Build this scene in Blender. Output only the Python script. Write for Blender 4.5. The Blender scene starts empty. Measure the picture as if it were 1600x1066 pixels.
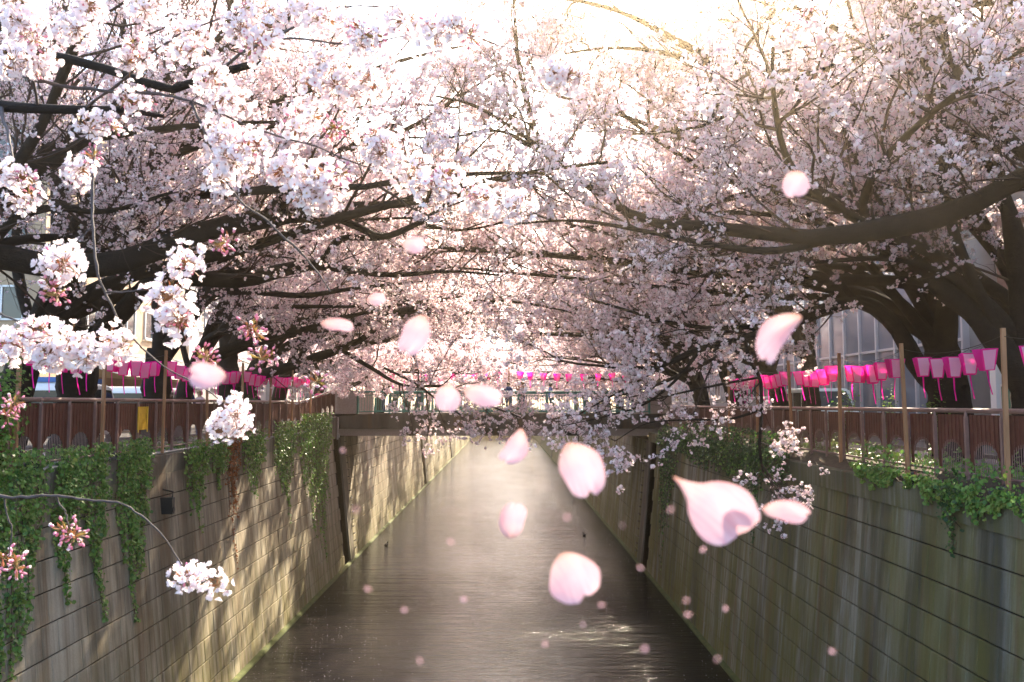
import bpy, bmesh, math, random
import numpy as np
from mathutils import Matrix, Vector

R = math.radians
PI = math.pi
SC = bpy.context.scene
COL = SC.collection
rng = np.random.default_rng(7)
random.seed(7)

# ------------------------------------------------------------------ camera
F = 1300.0                      # focal length in photo pixels (1600 wide)
CAMZ = 1.25
PITCH = math.atan(98 / F)
YAW = -math.atan(10 / F)
cam_d = bpy.data.cameras.new('camera')
cam = bpy.data.objects.new('camera', cam_d)
COL.objects.link(cam)
SC.camera = cam
cam.location = (0, 0, CAMZ)
cam.rotation_euler = (R(90) + PITCH, 0, YAW)
cam_d.sensor_width = 36
cam_d.lens = F / 1600 * 36
cam_d.clip_start = 0.05
cam_d.clip_end = 3000
cam_d.dof.use_dof = True
cam_d.dof.focus_distance = 26
cam_d.dof.aperture_fstop = 8.0

# ------------------------------------------------------------------ sky, sun, exposure
SUN_EL, SUN_AZ = 35.0, 17.0     # azimuth clockwise from the canal's axis (+Y)
w = bpy.data.worlds.new('World')
SC.world = w
w.use_nodes = True
wn = w.node_tree
wn.nodes.clear()
sky = wn.nodes.new('ShaderNodeTexSky')
sky.sky_type = 'NISHITA'
sky.sun_disc = False
sky.sun_elevation = R(SUN_EL)
sky.sun_rotation = R(SUN_AZ)
sky.air_density = 1.0
sky.dust_density = 2.0
sky.ozone_density = 0.6
bg = wn.nodes.new('ShaderNodeBackground')
bg.inputs['Strength'].default_value = 0.15
wo = wn.nodes.new('ShaderNodeOutputWorld')
wn.links.new(sky.outputs[0], bg.inputs[0])
wn.links.new(bg.outputs[0], wo.inputs[0])

sun_d = bpy.data.lights.new('sun', 'SUN')
sun_d.energy = 5.0
sun_d.angle = R(0.8)
sun_d.color = (1.0, 0.85, 0.64)
sun = bpy.data.objects.new('sun', sun_d)
COL.objects.link(sun)
sdir = Vector((math.sin(R(SUN_AZ)) * math.cos(R(SUN_EL)), math.cos(R(SUN_AZ)) * math.cos(R(SUN_EL)), math.sin(R(SUN_EL))))
sun.rotation_euler = sdir.to_track_quat('Z', 'Y').to_euler()
sun.location = sdir * 60

vs = SC.view_settings
vs.view_transform = 'Standard'
vs.look = 'None'
vs.exposure = 2.35
vs.gamma = 1.0
vs.use_curve_mapping = False
SC.cycles.max_bounces = 8
SC.cycles.diffuse_bounces = 5
SC.cycles.glossy_bounces = 3
SC.cycles.transmission_bounces = 4
SC.cycles.transparent_max_bounces = 8
SC.cycles.use_denoising = True
SC.cycles.sample_clamp_indirect = 6

# ------------------------------------------------------------------ helpers
CAMR = np.array(cam.rotation_euler.to_matrix())


def P(px, py, Y):
    """photo pixel + world depth -> world point"""
    d = CAMR @ np.array([(px - 800) / F, (533 - py) / F, -1.0])
    t = Y / d[1]
    return np.array([d[0] * t, Y, CAMZ + d[2] * t])


def on_x(px, X):
    """depth at which the plane x = X is met by pixel column px on the horizon"""
    d = CAMR @ np.array([(px - 800) / F, (533 - 631) / F, -1.0])
    return X / d[0] * d[1]


def mesh_np(name, V, Fs, mats=(), mi=None, smooth=False):
    """V (n,3); Fs list of int arrays (m,k)"""
    me = bpy.data.meshes.new(name)
    V = np.asarray(V, np.float32).reshape(-1, 3)
    if isinstance(Fs, np.ndarray):
        Fs = [Fs]
    Fs = [np.asarray(f, np.int32) for f in Fs if len(f)]
    idx = np.concatenate([f.ravel() for f in Fs])
    tot = np.concatenate([np.full(len(f), f.shape[1], np.int32) for f in Fs])
    st = np.concatenate([[0], np.cumsum(tot)[:-1]]).astype(np.int32)
    me.vertices.add(len(V))
    me.vertices.foreach_set('co', V.ravel())
    me.loops.add(len(idx))
    me.loops.foreach_set('vertex_index', idx)
    me.polygons.add(len(tot))
    me.polygons.foreach_set('loop_start', st)
    me.polygons.foreach_set('loop_total', tot)
    if mi is not None:
        me.polygons.foreach_set('material_index', np.asarray(mi, np.int32))
    me.polygons.foreach_set('use_smooth', np.full(len(tot), bool(smooth)))
    for m in mats:
        me.materials.append(m)
    me.update(calc_edges=True)
    return me


def link(name, me, parent=None, loc=None, rot=None):
    o = bpy.data.objects.new(name, me)
    COL.objects.link(o)
    if loc is not None:
        o.location = loc
    if rot is not None:
        o.rotation_euler = rot
    if parent is not None:
        o.parent = parent
    return o


def tag(o, label=None, cat=None, group=None, kind=None):
    if label:
        o['label'] = label
    if cat:
        o['category'] = cat
    if group:
        o['group'] = group
    if kind:
        o['kind'] = kind
    return o


def thing(name, label, cat, loc=(0, 0, 0), rotz=0, group=None):
    o = bpy.data.objects.new(name, None)
    COL.objects.link(o)
    o.location = loc
    o.rotation_euler = (0, 0, rotz)
    o.empty_display_size = 0.2
    return tag(o, label, cat, group)


class MB:
    """collects boxes, tubes and sheets for ONE mesh"""

    def __init__(s):
        s.V, s.F, s.M = [], {}, {}
        s.n = 0

    def add(s, V, Fc, m=0):
        V = np.asarray(V, float).reshape(-1, 3)
        Fc = np.asarray(Fc, int)
        k = Fc.shape[1]
        s.F.setdefault(k, []).append(Fc + s.n)
        s.M.setdefault(k, []).append(np.full(len(Fc), m))
        s.V.append(V)
        s.n += len(V)
        return s

    def box(s, a, b, m=0):
        x0, y0, z0 = a
        x1, y1, z1 = b
        V = [(x0, y0, z0), (x1, y0, z0), (x1, y1, z0), (x0, y1, z0), (x0, y0, z1), (x1, y0, z1), (x1, y1, z1), (x0, y1, z1)]
        Fc = [(0, 3, 2, 1), (4, 5, 6, 7), (0, 1, 5, 4), (1, 2, 6, 5), (2, 3, 7, 6), (3, 0, 4, 7)]
        return s.add(V, Fc, m)

    def tube(s, pts, r, k=8, m=0, cap=True):
        pts = np.asarray(pts, float)
        rr = np.broadcast_to(np.asarray(r, float), (len(pts),))
        V, Fc = tubes(pts[None], rr[None], k)
        s.add(V, Fc, m)
        if cap:
            n = len(pts)
            c = np.array([list(range(k))[::-1]]) + 0
            e = np.array([list(range(k))]) + (n - 1) * k
            base = s.n - len(V)
            s.F.setdefault(k, []).append(c + base)
            s.M.setdefault(k, []).append(np.array([m]))
            s.F.setdefault(k, []).append(e + base)
            s.M.setdefault(k, []).append(np.array([m]))
        return s

    def prism(s, poly, axis, a, b, m=0):
        """extrude polygon (list of 2-tuples) along axis 'x','y','z' between a and b"""
        n = len(poly)

        def mk(t):
            if axis == 'x':
                return [(t, p[0], p[1]) for p in poly]
            if axis == 'y':
                return [(p[0], t, p[1]) for p in poly]
            return [(p[0], p[1], t) for p in poly]
        V = mk(a) + mk(b)
        base = s.n
        s.add(V, [(i, (i + 1) % n, n + (i + 1) % n, n + i) for i in range(n)], m)
        s.F.setdefault(n, []).append(np.array([list(range(n))[::-1]]) + base)
        s.M.setdefault(n, []).append(np.array([m]))
        s.F.setdefault(n, []).append(np.array([list(range(n, 2 * n))]) + base)
        s.M.setdefault(n, []).append(np.array([m]))
        return s

    def mesh(s, name, mats, smooth=False):
        ks = sorted(s.F)
        Fs = [np.concatenate(s.F[k]) for k in ks]
        mi = np.concatenate([np.concatenate(s.M[k]) for k in ks])
        if not isinstance(mats, (list, tuple)):
            mats = [mats]
        return mesh_np(name, np.concatenate(s.V), Fs, mats, mi, smooth)

    def build(s, name, mats, parent=None, loc=None, rot=None, smooth=False):
        return link(name, s.mesh(name, mats, smooth), parent, loc, rot)


def norm(v):
    return v / np.maximum(np.linalg.norm(v, axis=-1, keepdims=True), 1e-9)


def tubes(Pt, Rd, k):
    """Pt (N,S,3), Rd (N,S) -> verts, quads"""
    N, S, _ = Pt.shape
    T = np.empty_like(Pt)
    T[:, 1:-1] = Pt[:, 2:] - Pt[:, :-2]
    T[:, 0] = Pt[:, 1] - Pt[:, 0]
    T[:, -1] = Pt[:, -1] - Pt[:, -2]
    T = norm(T)
    mean = norm(Pt[:, -1] - Pt[:, 0])
    ref = np.where(np.abs(mean[:, 2:3]) < 0.75, np.array([[0, 0, 1.0]]), np.array([[1.0, 0.13, 0]]))[:, None, :]
    U = norm(np.cross(T, np.broadcast_to(ref, T.shape)))
    W = np.cross(T, U)
    a = np.arange(k) / k * 2 * PI
    V = Pt[:, :, None, :] + Rd[:, :, None, None] * (np.cos(a)[None, None, :, None] * U[:, :, None, :] + np.sin(a)[None, None, :, None] * W[:, :, None, :])
    b = (np.arange(N) * S * k)[:, None, None] + (np.arange(S - 1) * k)[None, :, None] + np.arange(k)[None, None, :]
    c = (np.arange(N) * S * k)[:, None, None] + (np.arange(S - 1) * k)[None, :, None] + ((np.arange(k) + 1) % k)[None, None, :]
    Fq = np.stack([b, b + k, c + k, c], -1).reshape(-1, 4)
    return V.reshape(-1, 3), Fq


def catmull(pts, n):
    """resample control points (m,d) to n points"""
    pts = np.asarray(pts, float)
    m = len(pts)
    p = np.vstack([2 * pts[0] - pts[1], pts, 2 * pts[-1] - pts[-2]])
    seg = np.linalg.norm(np.diff(pts[:, :3], axis=0), axis=1)
    cum = np.concatenate([[0], np.cumsum(seg)])
    s = np.linspace(0, cum[-1], n)
    i = np.clip(np.searchsorted(cum, s, 'right') - 1, 0, m - 2)
    t = ((s - cum[i]) / np.maximum(seg[i], 1e-9))[:, None]
    p0, p1, p2, p3 = p[i], p[i + 1], p[i + 2], p[i + 3]
    return 0.5 * (2 * p1 + (p2 - p0) * t + (2 * p0 - 5 * p1 + 4 * p2 - p3) * t * t + (3 * p1 - p0 - 3 * p2 + p3) * t ** 3)


def rand_rot(n, g):
    q = norm(g.normal(size=(n, 4)))
    a, b, c, d = q.T
    return np.stack([np.stack([1 - 2 * (c * c + d * d), 2 * (b * c - a * d), 2 * (b * d + a * c)], -1),
                     np.stack([2 * (b * c + a * d), 1 - 2 * (b * b + d * d), 2 * (c * d - a * b)], -1),
                     np.stack([2 * (b * d - a * c), 2 * (c * d + a * b), 1 - 2 * (b * b + c * c)], -1)], 1)


def frames(nrm, g):
    """(n,3) axis -> (n,3,3) rotation whose third column is the axis, random spin"""
    z = norm(nrm)
    r = g.normal(size=z.shape)
    x = norm(np.cross(r, z))
    y = np.cross(z, x)
    return np.stack([x, y, z], -1)


# ------------------------------------------------------------------ materials
def mat(name, col=(.5, .5, .5), rough=.7, spec=.3, metal=0.0):
    m = bpy.data.materials.new(name)
    m.use_nodes = True
    b = m.node_tree.nodes['Principled BSDF']
    b.inputs['Base Color'].default_value = (*col, 1)
    b.inputs['Roughness'].default_value = rough
    b.inputs['Specular IOR Level'].default_value = spec
    b.inputs['Metallic'].default_value = metal
    return m


class NG:
    def __init__(s, m):
        s.t = m.node_tree
        s.b = s.t.nodes['Principled BSDF']

    def n(s, typ, **kw):
        nd = s.t.nodes.new(typ)
        for k, v in kw.items():
            setattr(nd, k, v)
        return nd

    def l(s, a, b):
        s.t.links.new(a, b)

    def noise(s, vec, scale, detail=4, rough=.55):
        nd = s.n('ShaderNodeTexNoise')
        nd.inputs['Scale'].default_value = scale
        nd.inputs['Detail'].default_value = detail
        nd.inputs['Roughness'].default_value = rough
        if vec is not None:
            s.l(vec, nd.inputs['Vector'])
        return nd.outputs['Fac']

    def mapping(s, vec, scale=(1, 1, 1), rot=(0, 0, 0)):
        nd = s.n('ShaderNodeMapping')
        nd.inputs['Scale'].default_value = scale
        nd.inputs['Rotation'].default_value = rot
        s.l(vec, nd.inputs['Vector'])
        return nd.outputs[0]

    def ramp(s, fac, stops):
        nd = s.n('ShaderNodeValToRGB')
        el = nd.color_ramp.elements
        while len(el) < len(stops):
            el.new(0.5)
        for e, (p, c) in zip(el, stops):
            e.position = p
            e.color = (*c, 1) if len(c) == 3 else c
        s.l(fac, nd.inputs[0])
        return nd.outputs[0]

    def mix(s, fac, a, b, mode='MIX'):
        nd = s.n('ShaderNodeMix', data_type='RGBA', blend_type=mode)
        for i, v in ((0, fac), (6, a), (7, b)):
            if hasattr(v, 'links') or hasattr(v, 'is_linked'):
                s.l(v, nd.inputs[i])
            elif i == 0:
                nd.inputs[0].default_value = v
            else:
                nd.inputs[i].default_value = (*v, 1)
        return nd.outputs[2]

    def maprange(s, v, a, b, c=0, d=1):
        nd = s.n('ShaderNodeMapRange')
        s.l(v, nd.inputs[0])
        for i, x in enumerate((a, b, c, d)):
            nd.inputs[i + 1].default_value = x
        return nd.outputs[0]

    def bump(s, h, strength=.3, dist=.02):
        nd = s.n('ShaderNodeBump')
        nd.inputs['Strength'].default_value = strength
        nd.inputs['Distance'].default_value = dist
        s.l(h, nd.inputs['Height'])
        s.l(nd.outputs[0], s.b.inputs['Normal'])

    def pos(s):
        return s.n('ShaderNodeNewGeometry').outputs['Position']

    def island(s):
        return s.n('ShaderNodeNewGeometry').outputs['Random Per Island']

    def objrand(s):
        return s.n('ShaderNodeObjectInfo').outputs['Random']

    def color(s, c):
        s.l(c, s.b.inputs['Base Color'])

    def sepz(s, v):
        nd = s.n('ShaderNodeSeparateXYZ')
        s.l(v, nd.inputs[0])
        return nd.outputs


def noisy(name, c1, c2, scale=8, rough=.8, bump=.2, spec=.25, stretch=(1, 1, 1), bdist=.01):
    m = mat(name, c1, rough, spec)
    g = NG(m)
    v = g.mapping(g.pos(), stretch)
    f = g.noise(v, scale, 6, .6)
    g.color(g.ramp(f, [(.3, c1), (.7, c2)]))
    if bump:
        g.bump(g.noise(v, scale * 3, 5, .65), bump, bdist)
    return m


def concrete(name, base, light, dark, moss, moss_z, stain=.55, patch=0.0):
    """stained retaining-wall concrete: vertical run-off streaks, moss, lichen"""
    m = mat(name, base, .88, .2)
    g = NG(m)
    p = g.pos()
    big = g.noise(p, .35, 3, .5)
    blot = g.noise(g.mapping(p, (1, 1, .35)), 1.3, 5, .6)
    st1 = g.noise(g.mapping(p, (1, 3.2, .13)), 1.6, 6, .65)
    st2 = g.noise(g.mapping(p, (1, 9, .22)), 1.7, 5, .6)
    fine = g.noise(p, 30, 6, .7)
    c = g.ramp(blot, [(.25, dark), (.45, base), (.72, light)])
    c = g.mix(g.maprange(st1, .42, .64, 0, stain), c, dark, 'MIX')
    c = g.mix(g.maprange(st2, .52, .70, 0, stain * .6), c, (dark[0] * .45, dark[1] * .45, dark[2] * .5))
    c = g.mix(g.maprange(st2, .40, .26, 0, .35), c, light)
    band = g.noise(g.mapping(p, (1, .75, .055)), 1.0, 4, .6)
    c = g.mix(g.maprange(band, .46, .62, 0, stain * 1.05), c, (dark[0] * .6, dark[1] * .6, dark[2] * .62))
    c = g.mix(g.maprange(band, .44, .32, 0, .55), c, light)
    z = g.sepz(p)[2]
    mz = g.maprange(z, moss_z[0], moss_z[1], 1, 0)
    mm = g.n('ShaderNodeMath', operation='MULTIPLY')
    g.l(g.maprange(st1, .35, .62, 0, 1), mm.inputs[0])
    g.l(mz, mm.inputs[1])
    c = g.mix(mm.outputs[0], c, moss)
    if patch:
        mp = g.noise(g.mapping(p, (1, .8, .07)), 1.3, 5, .62)
        c = g.mix(g.maprange(mp, .47, .60, 0, patch), c, moss)
    rust = g.noise(g.mapping(p, (1, 2.2, .1)), 1.1, 4, .6)
    c = g.mix(g.maprange(rust, .57, .70, 0, .55), c, (.16, .085, .035))
    c = g.mix(g.maprange(g.objrand(), 0, 1, 0, .16), c, dark)
    c = g.mix(g.maprange(fine, .3, .7, .22, 0), c, (.03, .03, .03))
    g.color(c)
    g.bump(fine, .35, .012)
    return m


M = {}
M['wall_l'] = concrete('sunny_concrete', (.36, .30, .205), (.58, .53, .42), (.14, .11, .075), (.18, .17, .05), (-6.9, -3.0), .58)  # lighter tan concrete with its own stains
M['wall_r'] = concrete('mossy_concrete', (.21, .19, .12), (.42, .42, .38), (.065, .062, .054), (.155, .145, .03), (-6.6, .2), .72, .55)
M['joint_slot'] = mat('joint_and_slot_shade', (.035, .032, .028), .95, .1)
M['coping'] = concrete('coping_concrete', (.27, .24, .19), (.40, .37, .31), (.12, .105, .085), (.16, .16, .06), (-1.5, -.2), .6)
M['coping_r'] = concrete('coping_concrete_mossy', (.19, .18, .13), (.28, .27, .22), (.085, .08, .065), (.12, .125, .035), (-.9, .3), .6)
M['pier'] = concrete('pier_concrete', (.24, .21, .17), (.36, .33, .28), (.11, .10, .085), (.12, .125, .05), (-6.9, -4), .6)
M['bridge'] = concrete('bridge_concrete', (.11, .10, .09), (.17, .155, .14), (.055, .05, .047), (.10, .10, .06), (-1.5, -.6), .5)
M['bridge_post'] = noisy('parapet_granite', (.28, .23, .215), (.36, .31, .29), 14, .7, .15)
M['algae'] = noisy('waterline_algae', (.045, .06, .018), (.10, .115, .03), 5, .9, .4)
M['asphalt'] = noisy('asphalt', (.055, .053, .052), (.085, .08, .078), 20, .9, .3)
M['pave'] = noisy('footpath_paving', (.22, .19, .17), (.30, .26, .23), 6, .85, .2)
M['soil'] = noisy('bank_soil', (.06, .05, .035), (.11, .09, .06), 9, .95, .5)
M['brown'] = noisy('brown_fence_paint', (.085, .024, .017), (.13, .042, .030), 5, .5, .12, .4)
M['rail'] = noisy('brown_rail_paint', (.19, .105, .09), (.27, .16, .14), 7, .45, .1, .5)
M['timber'] = noisy('lantern_pole_timber', (.30, .15, .075), (.42, .235, .13), 6, .7, .2, .3, (1, 1, .15))
M['teal'] = mat('teal_paint', (.015, .17, .15), .4, .5)
M['steel'] = noisy('galvanised_steel', (.34, .33, .32), (.46, .45, .43), 9, .45, .05, .5)
M['black'] = mat('black_metal', (.016, .016, .018), .45, .5)
M['yellow'] = noisy('yellow_sign', (.55, .30, .015), (.70, .42, .03), 7, .55, 0)
M['white'] = mat('white_paint', (.78, .78, .76), .4, .5)
M['blue'] = mat('blue_paint', (.02, .13, .42), .4, .5)
M['red'] = mat('red_lens', (.35, .015, .02), .3, .5)
M['glass'] = mat('dark_glass', (.03, .04, .045), .06, .6)
M['rubber'] = mat('rubber', (.02, .02, .02), .8, .2)
M['wire'] = mat('cable', (.03, .025, .025), .6, .3)


def bark():
    m = mat('cherry_bark', (.035, .026, .022), .85, .25)
    g = NG(m)
    p = g.pos()
    f = g.noise(p, 5, 6, .65)
    c = g.ramp(f, [(.3, (.006, .0045, .0045)), (.6, (.018, .013, .011)), (.8, (.042, .032, .026))])
    g.color(c)
    g.bump(g.noise(g.mapping(p, (3, 3, 9)), 4, 8, .75), 1.0, .06)
    return m


def twig_mat():
    m = mat('twig_bark', (.055, .034, .027), .8, .25)
    g = NG(m)
    g.color(g.ramp(g.noise(g.pos(), 3, 3), [(.3, (.026, .015, .013)), (.7, (.070, .043, .033))]))
    return m


def leafy(name, cols, trans=.4, rough=.55, spec=.25, tcol=None):
    """thin translucent petal or leaf, tinted per piece"""
    m = mat(name, cols[0], rough, spec)
    g = NG(m)
    c = g.ramp(g.island(), [(i / max(1, len(cols) - 1), k) for i, k in enumerate(cols)])
    g.color(c)
    tr = g.n('ShaderNodeBsdfTranslucent')
    if tcol is None:
        g.l(c, tr.inputs[0])
    else:
        g.l(g.mix(1.0, c, tcol, 'MULTIPLY'), tr.inputs[0])
    mx = g.n('ShaderNodeMixShader')
    mx.inputs[0].default_value = trans
    out = g.t.nodes['Material Output']
    g.l(g.b.outputs[0], mx.inputs[1])
    g.l(tr.outputs[0], mx.inputs[2])
    g.l(mx.outputs[0], out.inputs[0])
    return m


M['bark'] = bark()
M['twig'] = twig_mat()
M['petal'] = leafy('blossom_petal', [(.86, .61, .65), (.90, .75, .77), (.91, .83, .83), (.90, .79, .80), (.87, .66, .69)], .5)
M['petal_near'] = leafy('near_petal', [(.86, .74, .78), (.89, .82, .84), (.89, .84, .85)], .45)
M['petal_fall'] = leafy('falling_petal', [(.86, .60, .66), (.87, .64, .69)], .45, .45, .3)
M['heart'] = leafy('blossom_heart', [(.62, .18, .26), (.70, .33, .33), (.55, .42, .12)], .2)
M['bud'] = leafy('pink_bud', [(.68, .22, .34), (.78, .38, .48)], .25)
M['calyx'] = leafy('calyx_and_young_leaf', [(.20, .05, .04), (.26, .12, .04), (.22, .19, .05), (.30, .10, .08)], .3)
M['ivy'] = leafy('ivy_leaf', [(.045, .125, .03), (.095, .22, .04), (.14, .28, .05), (.23, .36, .08)], .3, .4, .4)
M['ivy_dark'] = leafy('ivy_leaf_shade_tone', [(.02, .055, .018), (.035, .085, .022), (.055, .115, .03)], .3, .4, .4)  # darker copy of the ivy leaf, shade put into its colour
M['ivy_pale'] = leafy('yellow_green_leaf', [(.10, .17, .03), (.17, .25, .05), (.24, .29, .07)], .35, .45, .35)
M['dead'] = leafy('dead_leaf', [(.16, .055, .02), (.27, .095, .035), (.33, .13, .05)], .25, .7)
M['bush'] = leafy('bush_leaf', [(.05, .13, .02), (.09, .20, .03), (.15, .28, .05)], .35, .45, .35)
M['lantern_pink'] = leafy('pink_lantern_paper', [(.98, .012, .40), (.99, .03, .47)], .72, .6)
M['lantern_white'] = leafy('white_lantern_paper', [(.96, .74, .86), (.97, .80, .90)], .68, .6)

exec_parts = []
# ------------------------------------------------------------------ the setting: ground, water, walls
WATER = -6.95
XL, XR = -8.9, 8.0              # fence lines


def ramp_z(Y):
    return 0.6 * np.clip((np.asarray(Y, float) - 36.5) / 6.6, 0, 1)


gm = MB()
for (x0, x1, y0, y1) in ((-1500, -9.25, -60, 213), (8.1, 1500, -60, 213), (-1500, 1500, 213, 2600), (-1500, 1500, -400, -60)):
    gm.add([(x0, y0, -.02), (x1, y0, -.02), (x1, y1, -.02), (x0, y1, -.02)], [(0, 1, 2, 3)])
tag(gm.build('ground', M['asphalt']), kind='structure')
for nm, x0, x1 in (('footpath', -11.9, -8.98), ('footpath', 8.05, 11.0)):
    pm = MB().box((x0, -40, -.2), (x1, 300, .0)).build(nm, M['pave'])
    tag(pm, kind='structure')
for x0, x1 in ((-12.08, -11.9), (11.0, 11.18)):
    tag(MB().box((x0, -40, -.2), (x1, 300, .09)).build('kerb', M['pier']), kind='structure')


def water_mat():
    m = mat('canal_water', (.007, .006, .0065), .09, .5)
    g = NG(m)
    g.b.inputs['IOR'].default_value = 1.33
    p = g.pos()
    a = g.noise(g.mapping(p, (.16, 1.9, 1)), 1.0, 5, .62)
    b = g.noise(g.mapping(p, (.5, 5.2, 1)), 1.6, 4, .6)
    patch = g.noise(g.mapping(p, (.25, .10, 1)), .8, 3, .6)
    sm = g.n('ShaderNodeMath', operation='MULTIPLY_ADD')
    g.l(b, sm.inputs[0])
    g.l(g.maprange(patch, .35, .65, .12, .75), sm.inputs[1])
    g.l(a, sm.inputs[2])
    g.bump(sm.outputs[0], .9, .10)
    return m


wv = MB()
wv.add([(-8.6, -40, WATER), (7.6, -40, WATER), (7.6, 420, WATER), (-8.6, 420, WATER)], [(0, 1, 2, 3)])
tag(wv.build('canal_water', water_mat()), kind='structure')

# ---- battered block walls
ROWS, BW = 11, .55


def block_mesh(w, h, name, m):
    """a facing block: chamfered front, 9 quads, local x = out of the wall"""
    d, c = .05, .012
    V = [(-.03, -w / 2, -h / 2), (-.03, w / 2, -h / 2), (-.03, w / 2, h / 2), (-.03, -w / 2, h / 2),
         (d - c, -w / 2, -h / 2), (d - c, w / 2, -h / 2), (d - c, w / 2, h / 2), (d - c, -w / 2, h / 2),
         (d, -w / 2 + c, -h / 2 + c), (d, w / 2 - c, -h / 2 + c), (d, w / 2 - c, h / 2 - c), (d, -w / 2 + c, h / 2 - c)]
    Fc = [(8, 9, 10, 11)] + [(i, (i + 1) % 4, 4 + (i + 1) % 4, 4 + i) for i in range(4)] + [(4 + i, 4 + (i + 1) % 4, 8 + (i + 1) % 4, 8 + i) for i in range(4)]
    return np.array(V), np.array(Fc)


def build_wall(side, Xt, zt, Xb, near_slots, label, mwall, mcop, cop):
    s = side
    th = math.atan((Xt - Xb) / (zt - WATER))
    nrm = np.array([-s * math.cos(th), 0, math.sin(th)])
    up = np.array([s * math.sin(th), 0, math.cos(th)])
    L = (zt - WATER) / math.cos(th)
    bh = L / ROWS
    base = np.array([s * Xb, 0.0, WATER])
    root = thing('retaining_wall', label, 'canal wall', (s * Xb, 0, WATER))
    rel = lambda p: np.asarray(p, float) - np.array([s * Xb, 0, WATER])
    # rotation matrix with columns (normal, along, up)
    along = np.cross(up, nrm)
    rotm = np.stack([nrm, along, up], -1)
    eul = Matrix(rotm.tolist()).to_euler()
    # backing sheets between the slots, slot recess boxes
    edges = [-40.0]
    for a, b in near_slots:
        edges += [a, b]
    edges.append(400.0)
    bk = MB()
    for i in range(0, len(edges), 2):
        y0, y1 = edges[i], edges[i + 1]
        t = np.array([s * Xt, 0, zt])
        b0 = base - up * 1.5
        q = [b0 + [0, y0, 0], b0 + [0, y1, 0], t + [0, y1, 0], t + [0, y0, 0]]
        q2 = [p + np.array([s * .9, 0, 0]) for p in q]
        V = [rel(p) for p in q + q2]
        bk.add(V, [(0, 1, 2, 3), (7, 6, 5, 4), (0, 4, 5, 1), (3, 2, 6, 7), (0, 3, 7, 4), (1, 5, 6, 2)])
    bk.build('backing', M['joint_slot'], root)
    # blocks
    Vb, Fb = block_mesh(BW - .007, bh - .024, 'block', mwall)
    bme = mesh_np('block', Vb, Fb, [mwall])
    g = np.random.default_rng(11 + s)
    far = MB()
    cnt = 0
    for r in range(ROWS):
        off = (r % 2) * BW / 2
        y = -30.0 + off
        while y < 150:
            yc = y + BW / 2
            y += BW
            if any(a - BW / 2 < yc < b + 1.15 for a, b in near_slots):
                continue
            c = base + up * (bh * (r + .5)) + np.array([0, yc, 0]) + nrm * g.normal(0, .003)
            if 12.6 < yc < 26 and cnt < 300:
                o = link('block', bme, root, rel(c), eul)
                o.rotation_euler.rotate_axis('Z', g.normal(0, .004))
                cnt += 1
            else:
                far.add((rotm @ Vb.T).T + rel(c), Fb)
    # beyond 150 m one plain facing
    t = np.array([s * Xt, 0, zt]) + nrm * .04
    b0 = base + nrm * .04
    far.add([rel(b0 + [0, 150, 0]), rel(b0 + [0, 400, 0]), rel(t + [0, 400, 0]), rel(t + [0, 150, 0])], [(0, 1, 2, 3)])
    tag(far.build('block_courses', mwall, root), kind='stuff')
    # pilaster after each slot, the slot's back and step irons
    for a, b in near_slots:
        mb = MB()
        V = []
        for (yy, dd) in ((b, .11), (b + 1.1, .11), (b + 1.1, -.2), (b, -.2)):
            for zz in (0, 1):
                V.append(rel(base + up * (L * zz - (1 - zz) * 1.0) + nrm * dd + [0, yy, 0]))
        mb.add(V, [(0, 2, 3, 1), (2, 4, 5, 3), (4, 6, 7, 5), (6, 0, 1, 7), (1, 3, 5, 7), (0, 6, 4, 2)])
        mb.build('pilaster', M['pier'], root)
        bb = MB()
        V = []
        for (yy, dd) in ((a - .05, -.55), (b + .05, -.55), (b + .05, -.7), (a - .05, -.7)):
            for zz in (0, 1):
                V.append(rel(base + up * (L * zz - (1 - zz) * 1.0) + nrm * dd + [0, yy, 0]))
        bb.add(V, [(0, 2, 3, 1), (2, 4, 5, 3), (4, 6, 7, 5), (6, 0, 1, 7), (1, 3, 5, 7), (0, 6, 4, 2)])
        bb.build('slot_back', M['joint_slot'], root)  # slot back near black, the recess's shade put into its colour
        if a < 60:
            sm = MB()
            for k in range(16):
                c = base + up * (.5 + k * .38)
                yy = b + 1.35
                pts = [c + [0, yy, 0], c + nrm * .16 + [0, yy, 0], c + nrm * .16 + [0, yy + .32, 0], c + [0, yy + .32, 0]]
                sm.tube([rel(p) for p in pts], .014, 4, cap=False)
            sm.build('step_irons', M['black'], root)
    # algae ledge at the waterline
    al = MB()
    V = []
    for yy in (-40, 400):
        for dx, dz in ((.02, -1), (.20, -1), (.20, .03), (.17, .07), (.02, .10)):
            V.append(rel([s * Xb - s * dx * 1.0, yy, WATER + dz]))
    al.add(V, [(i, i + 1, i + 6, i + 5) for i in range(4)])
    al.build('waterline_ledge', M['algae'], root)
    # coping stones
    Xf, z0, z1, Xk = cop
    y = 3.0
    k = 0
    while y < 43.3:
        ln = min(2.4, 43.5 - y)
        d0, d1 = float(ramp_z(y)) if s < 0 else 0, float(ramp_z(y + ln)) if s < 0 else 0
        dx = g.normal(0, .006)
        ya, yb = y + .006, y + ln - .006
        xf, xk = s * (Xf + dx), s * Xk
        bz = .03
        xb = s * (Xf + dx + bz)
        V = [rel(p) for p in ((xf, ya, z0), (xf, yb, z0), (xf, yb, z1 - bz + d1), (xf, ya, z1 - bz + d0),
                              (xb, yb, z1 + d1), (xb, ya, z1 + d0), (xk, yb, z1 + d1), (xk, ya, z1 + d0), (xk, yb, z0), (xk, ya, z0))]
        Fc = [(0, 1, 2, 3), (3, 2, 4, 5), (5, 4, 6, 7), (7, 6, 8, 9), (9, 8, 1, 0)]
        mb = MB().add(V, Fc)
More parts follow.
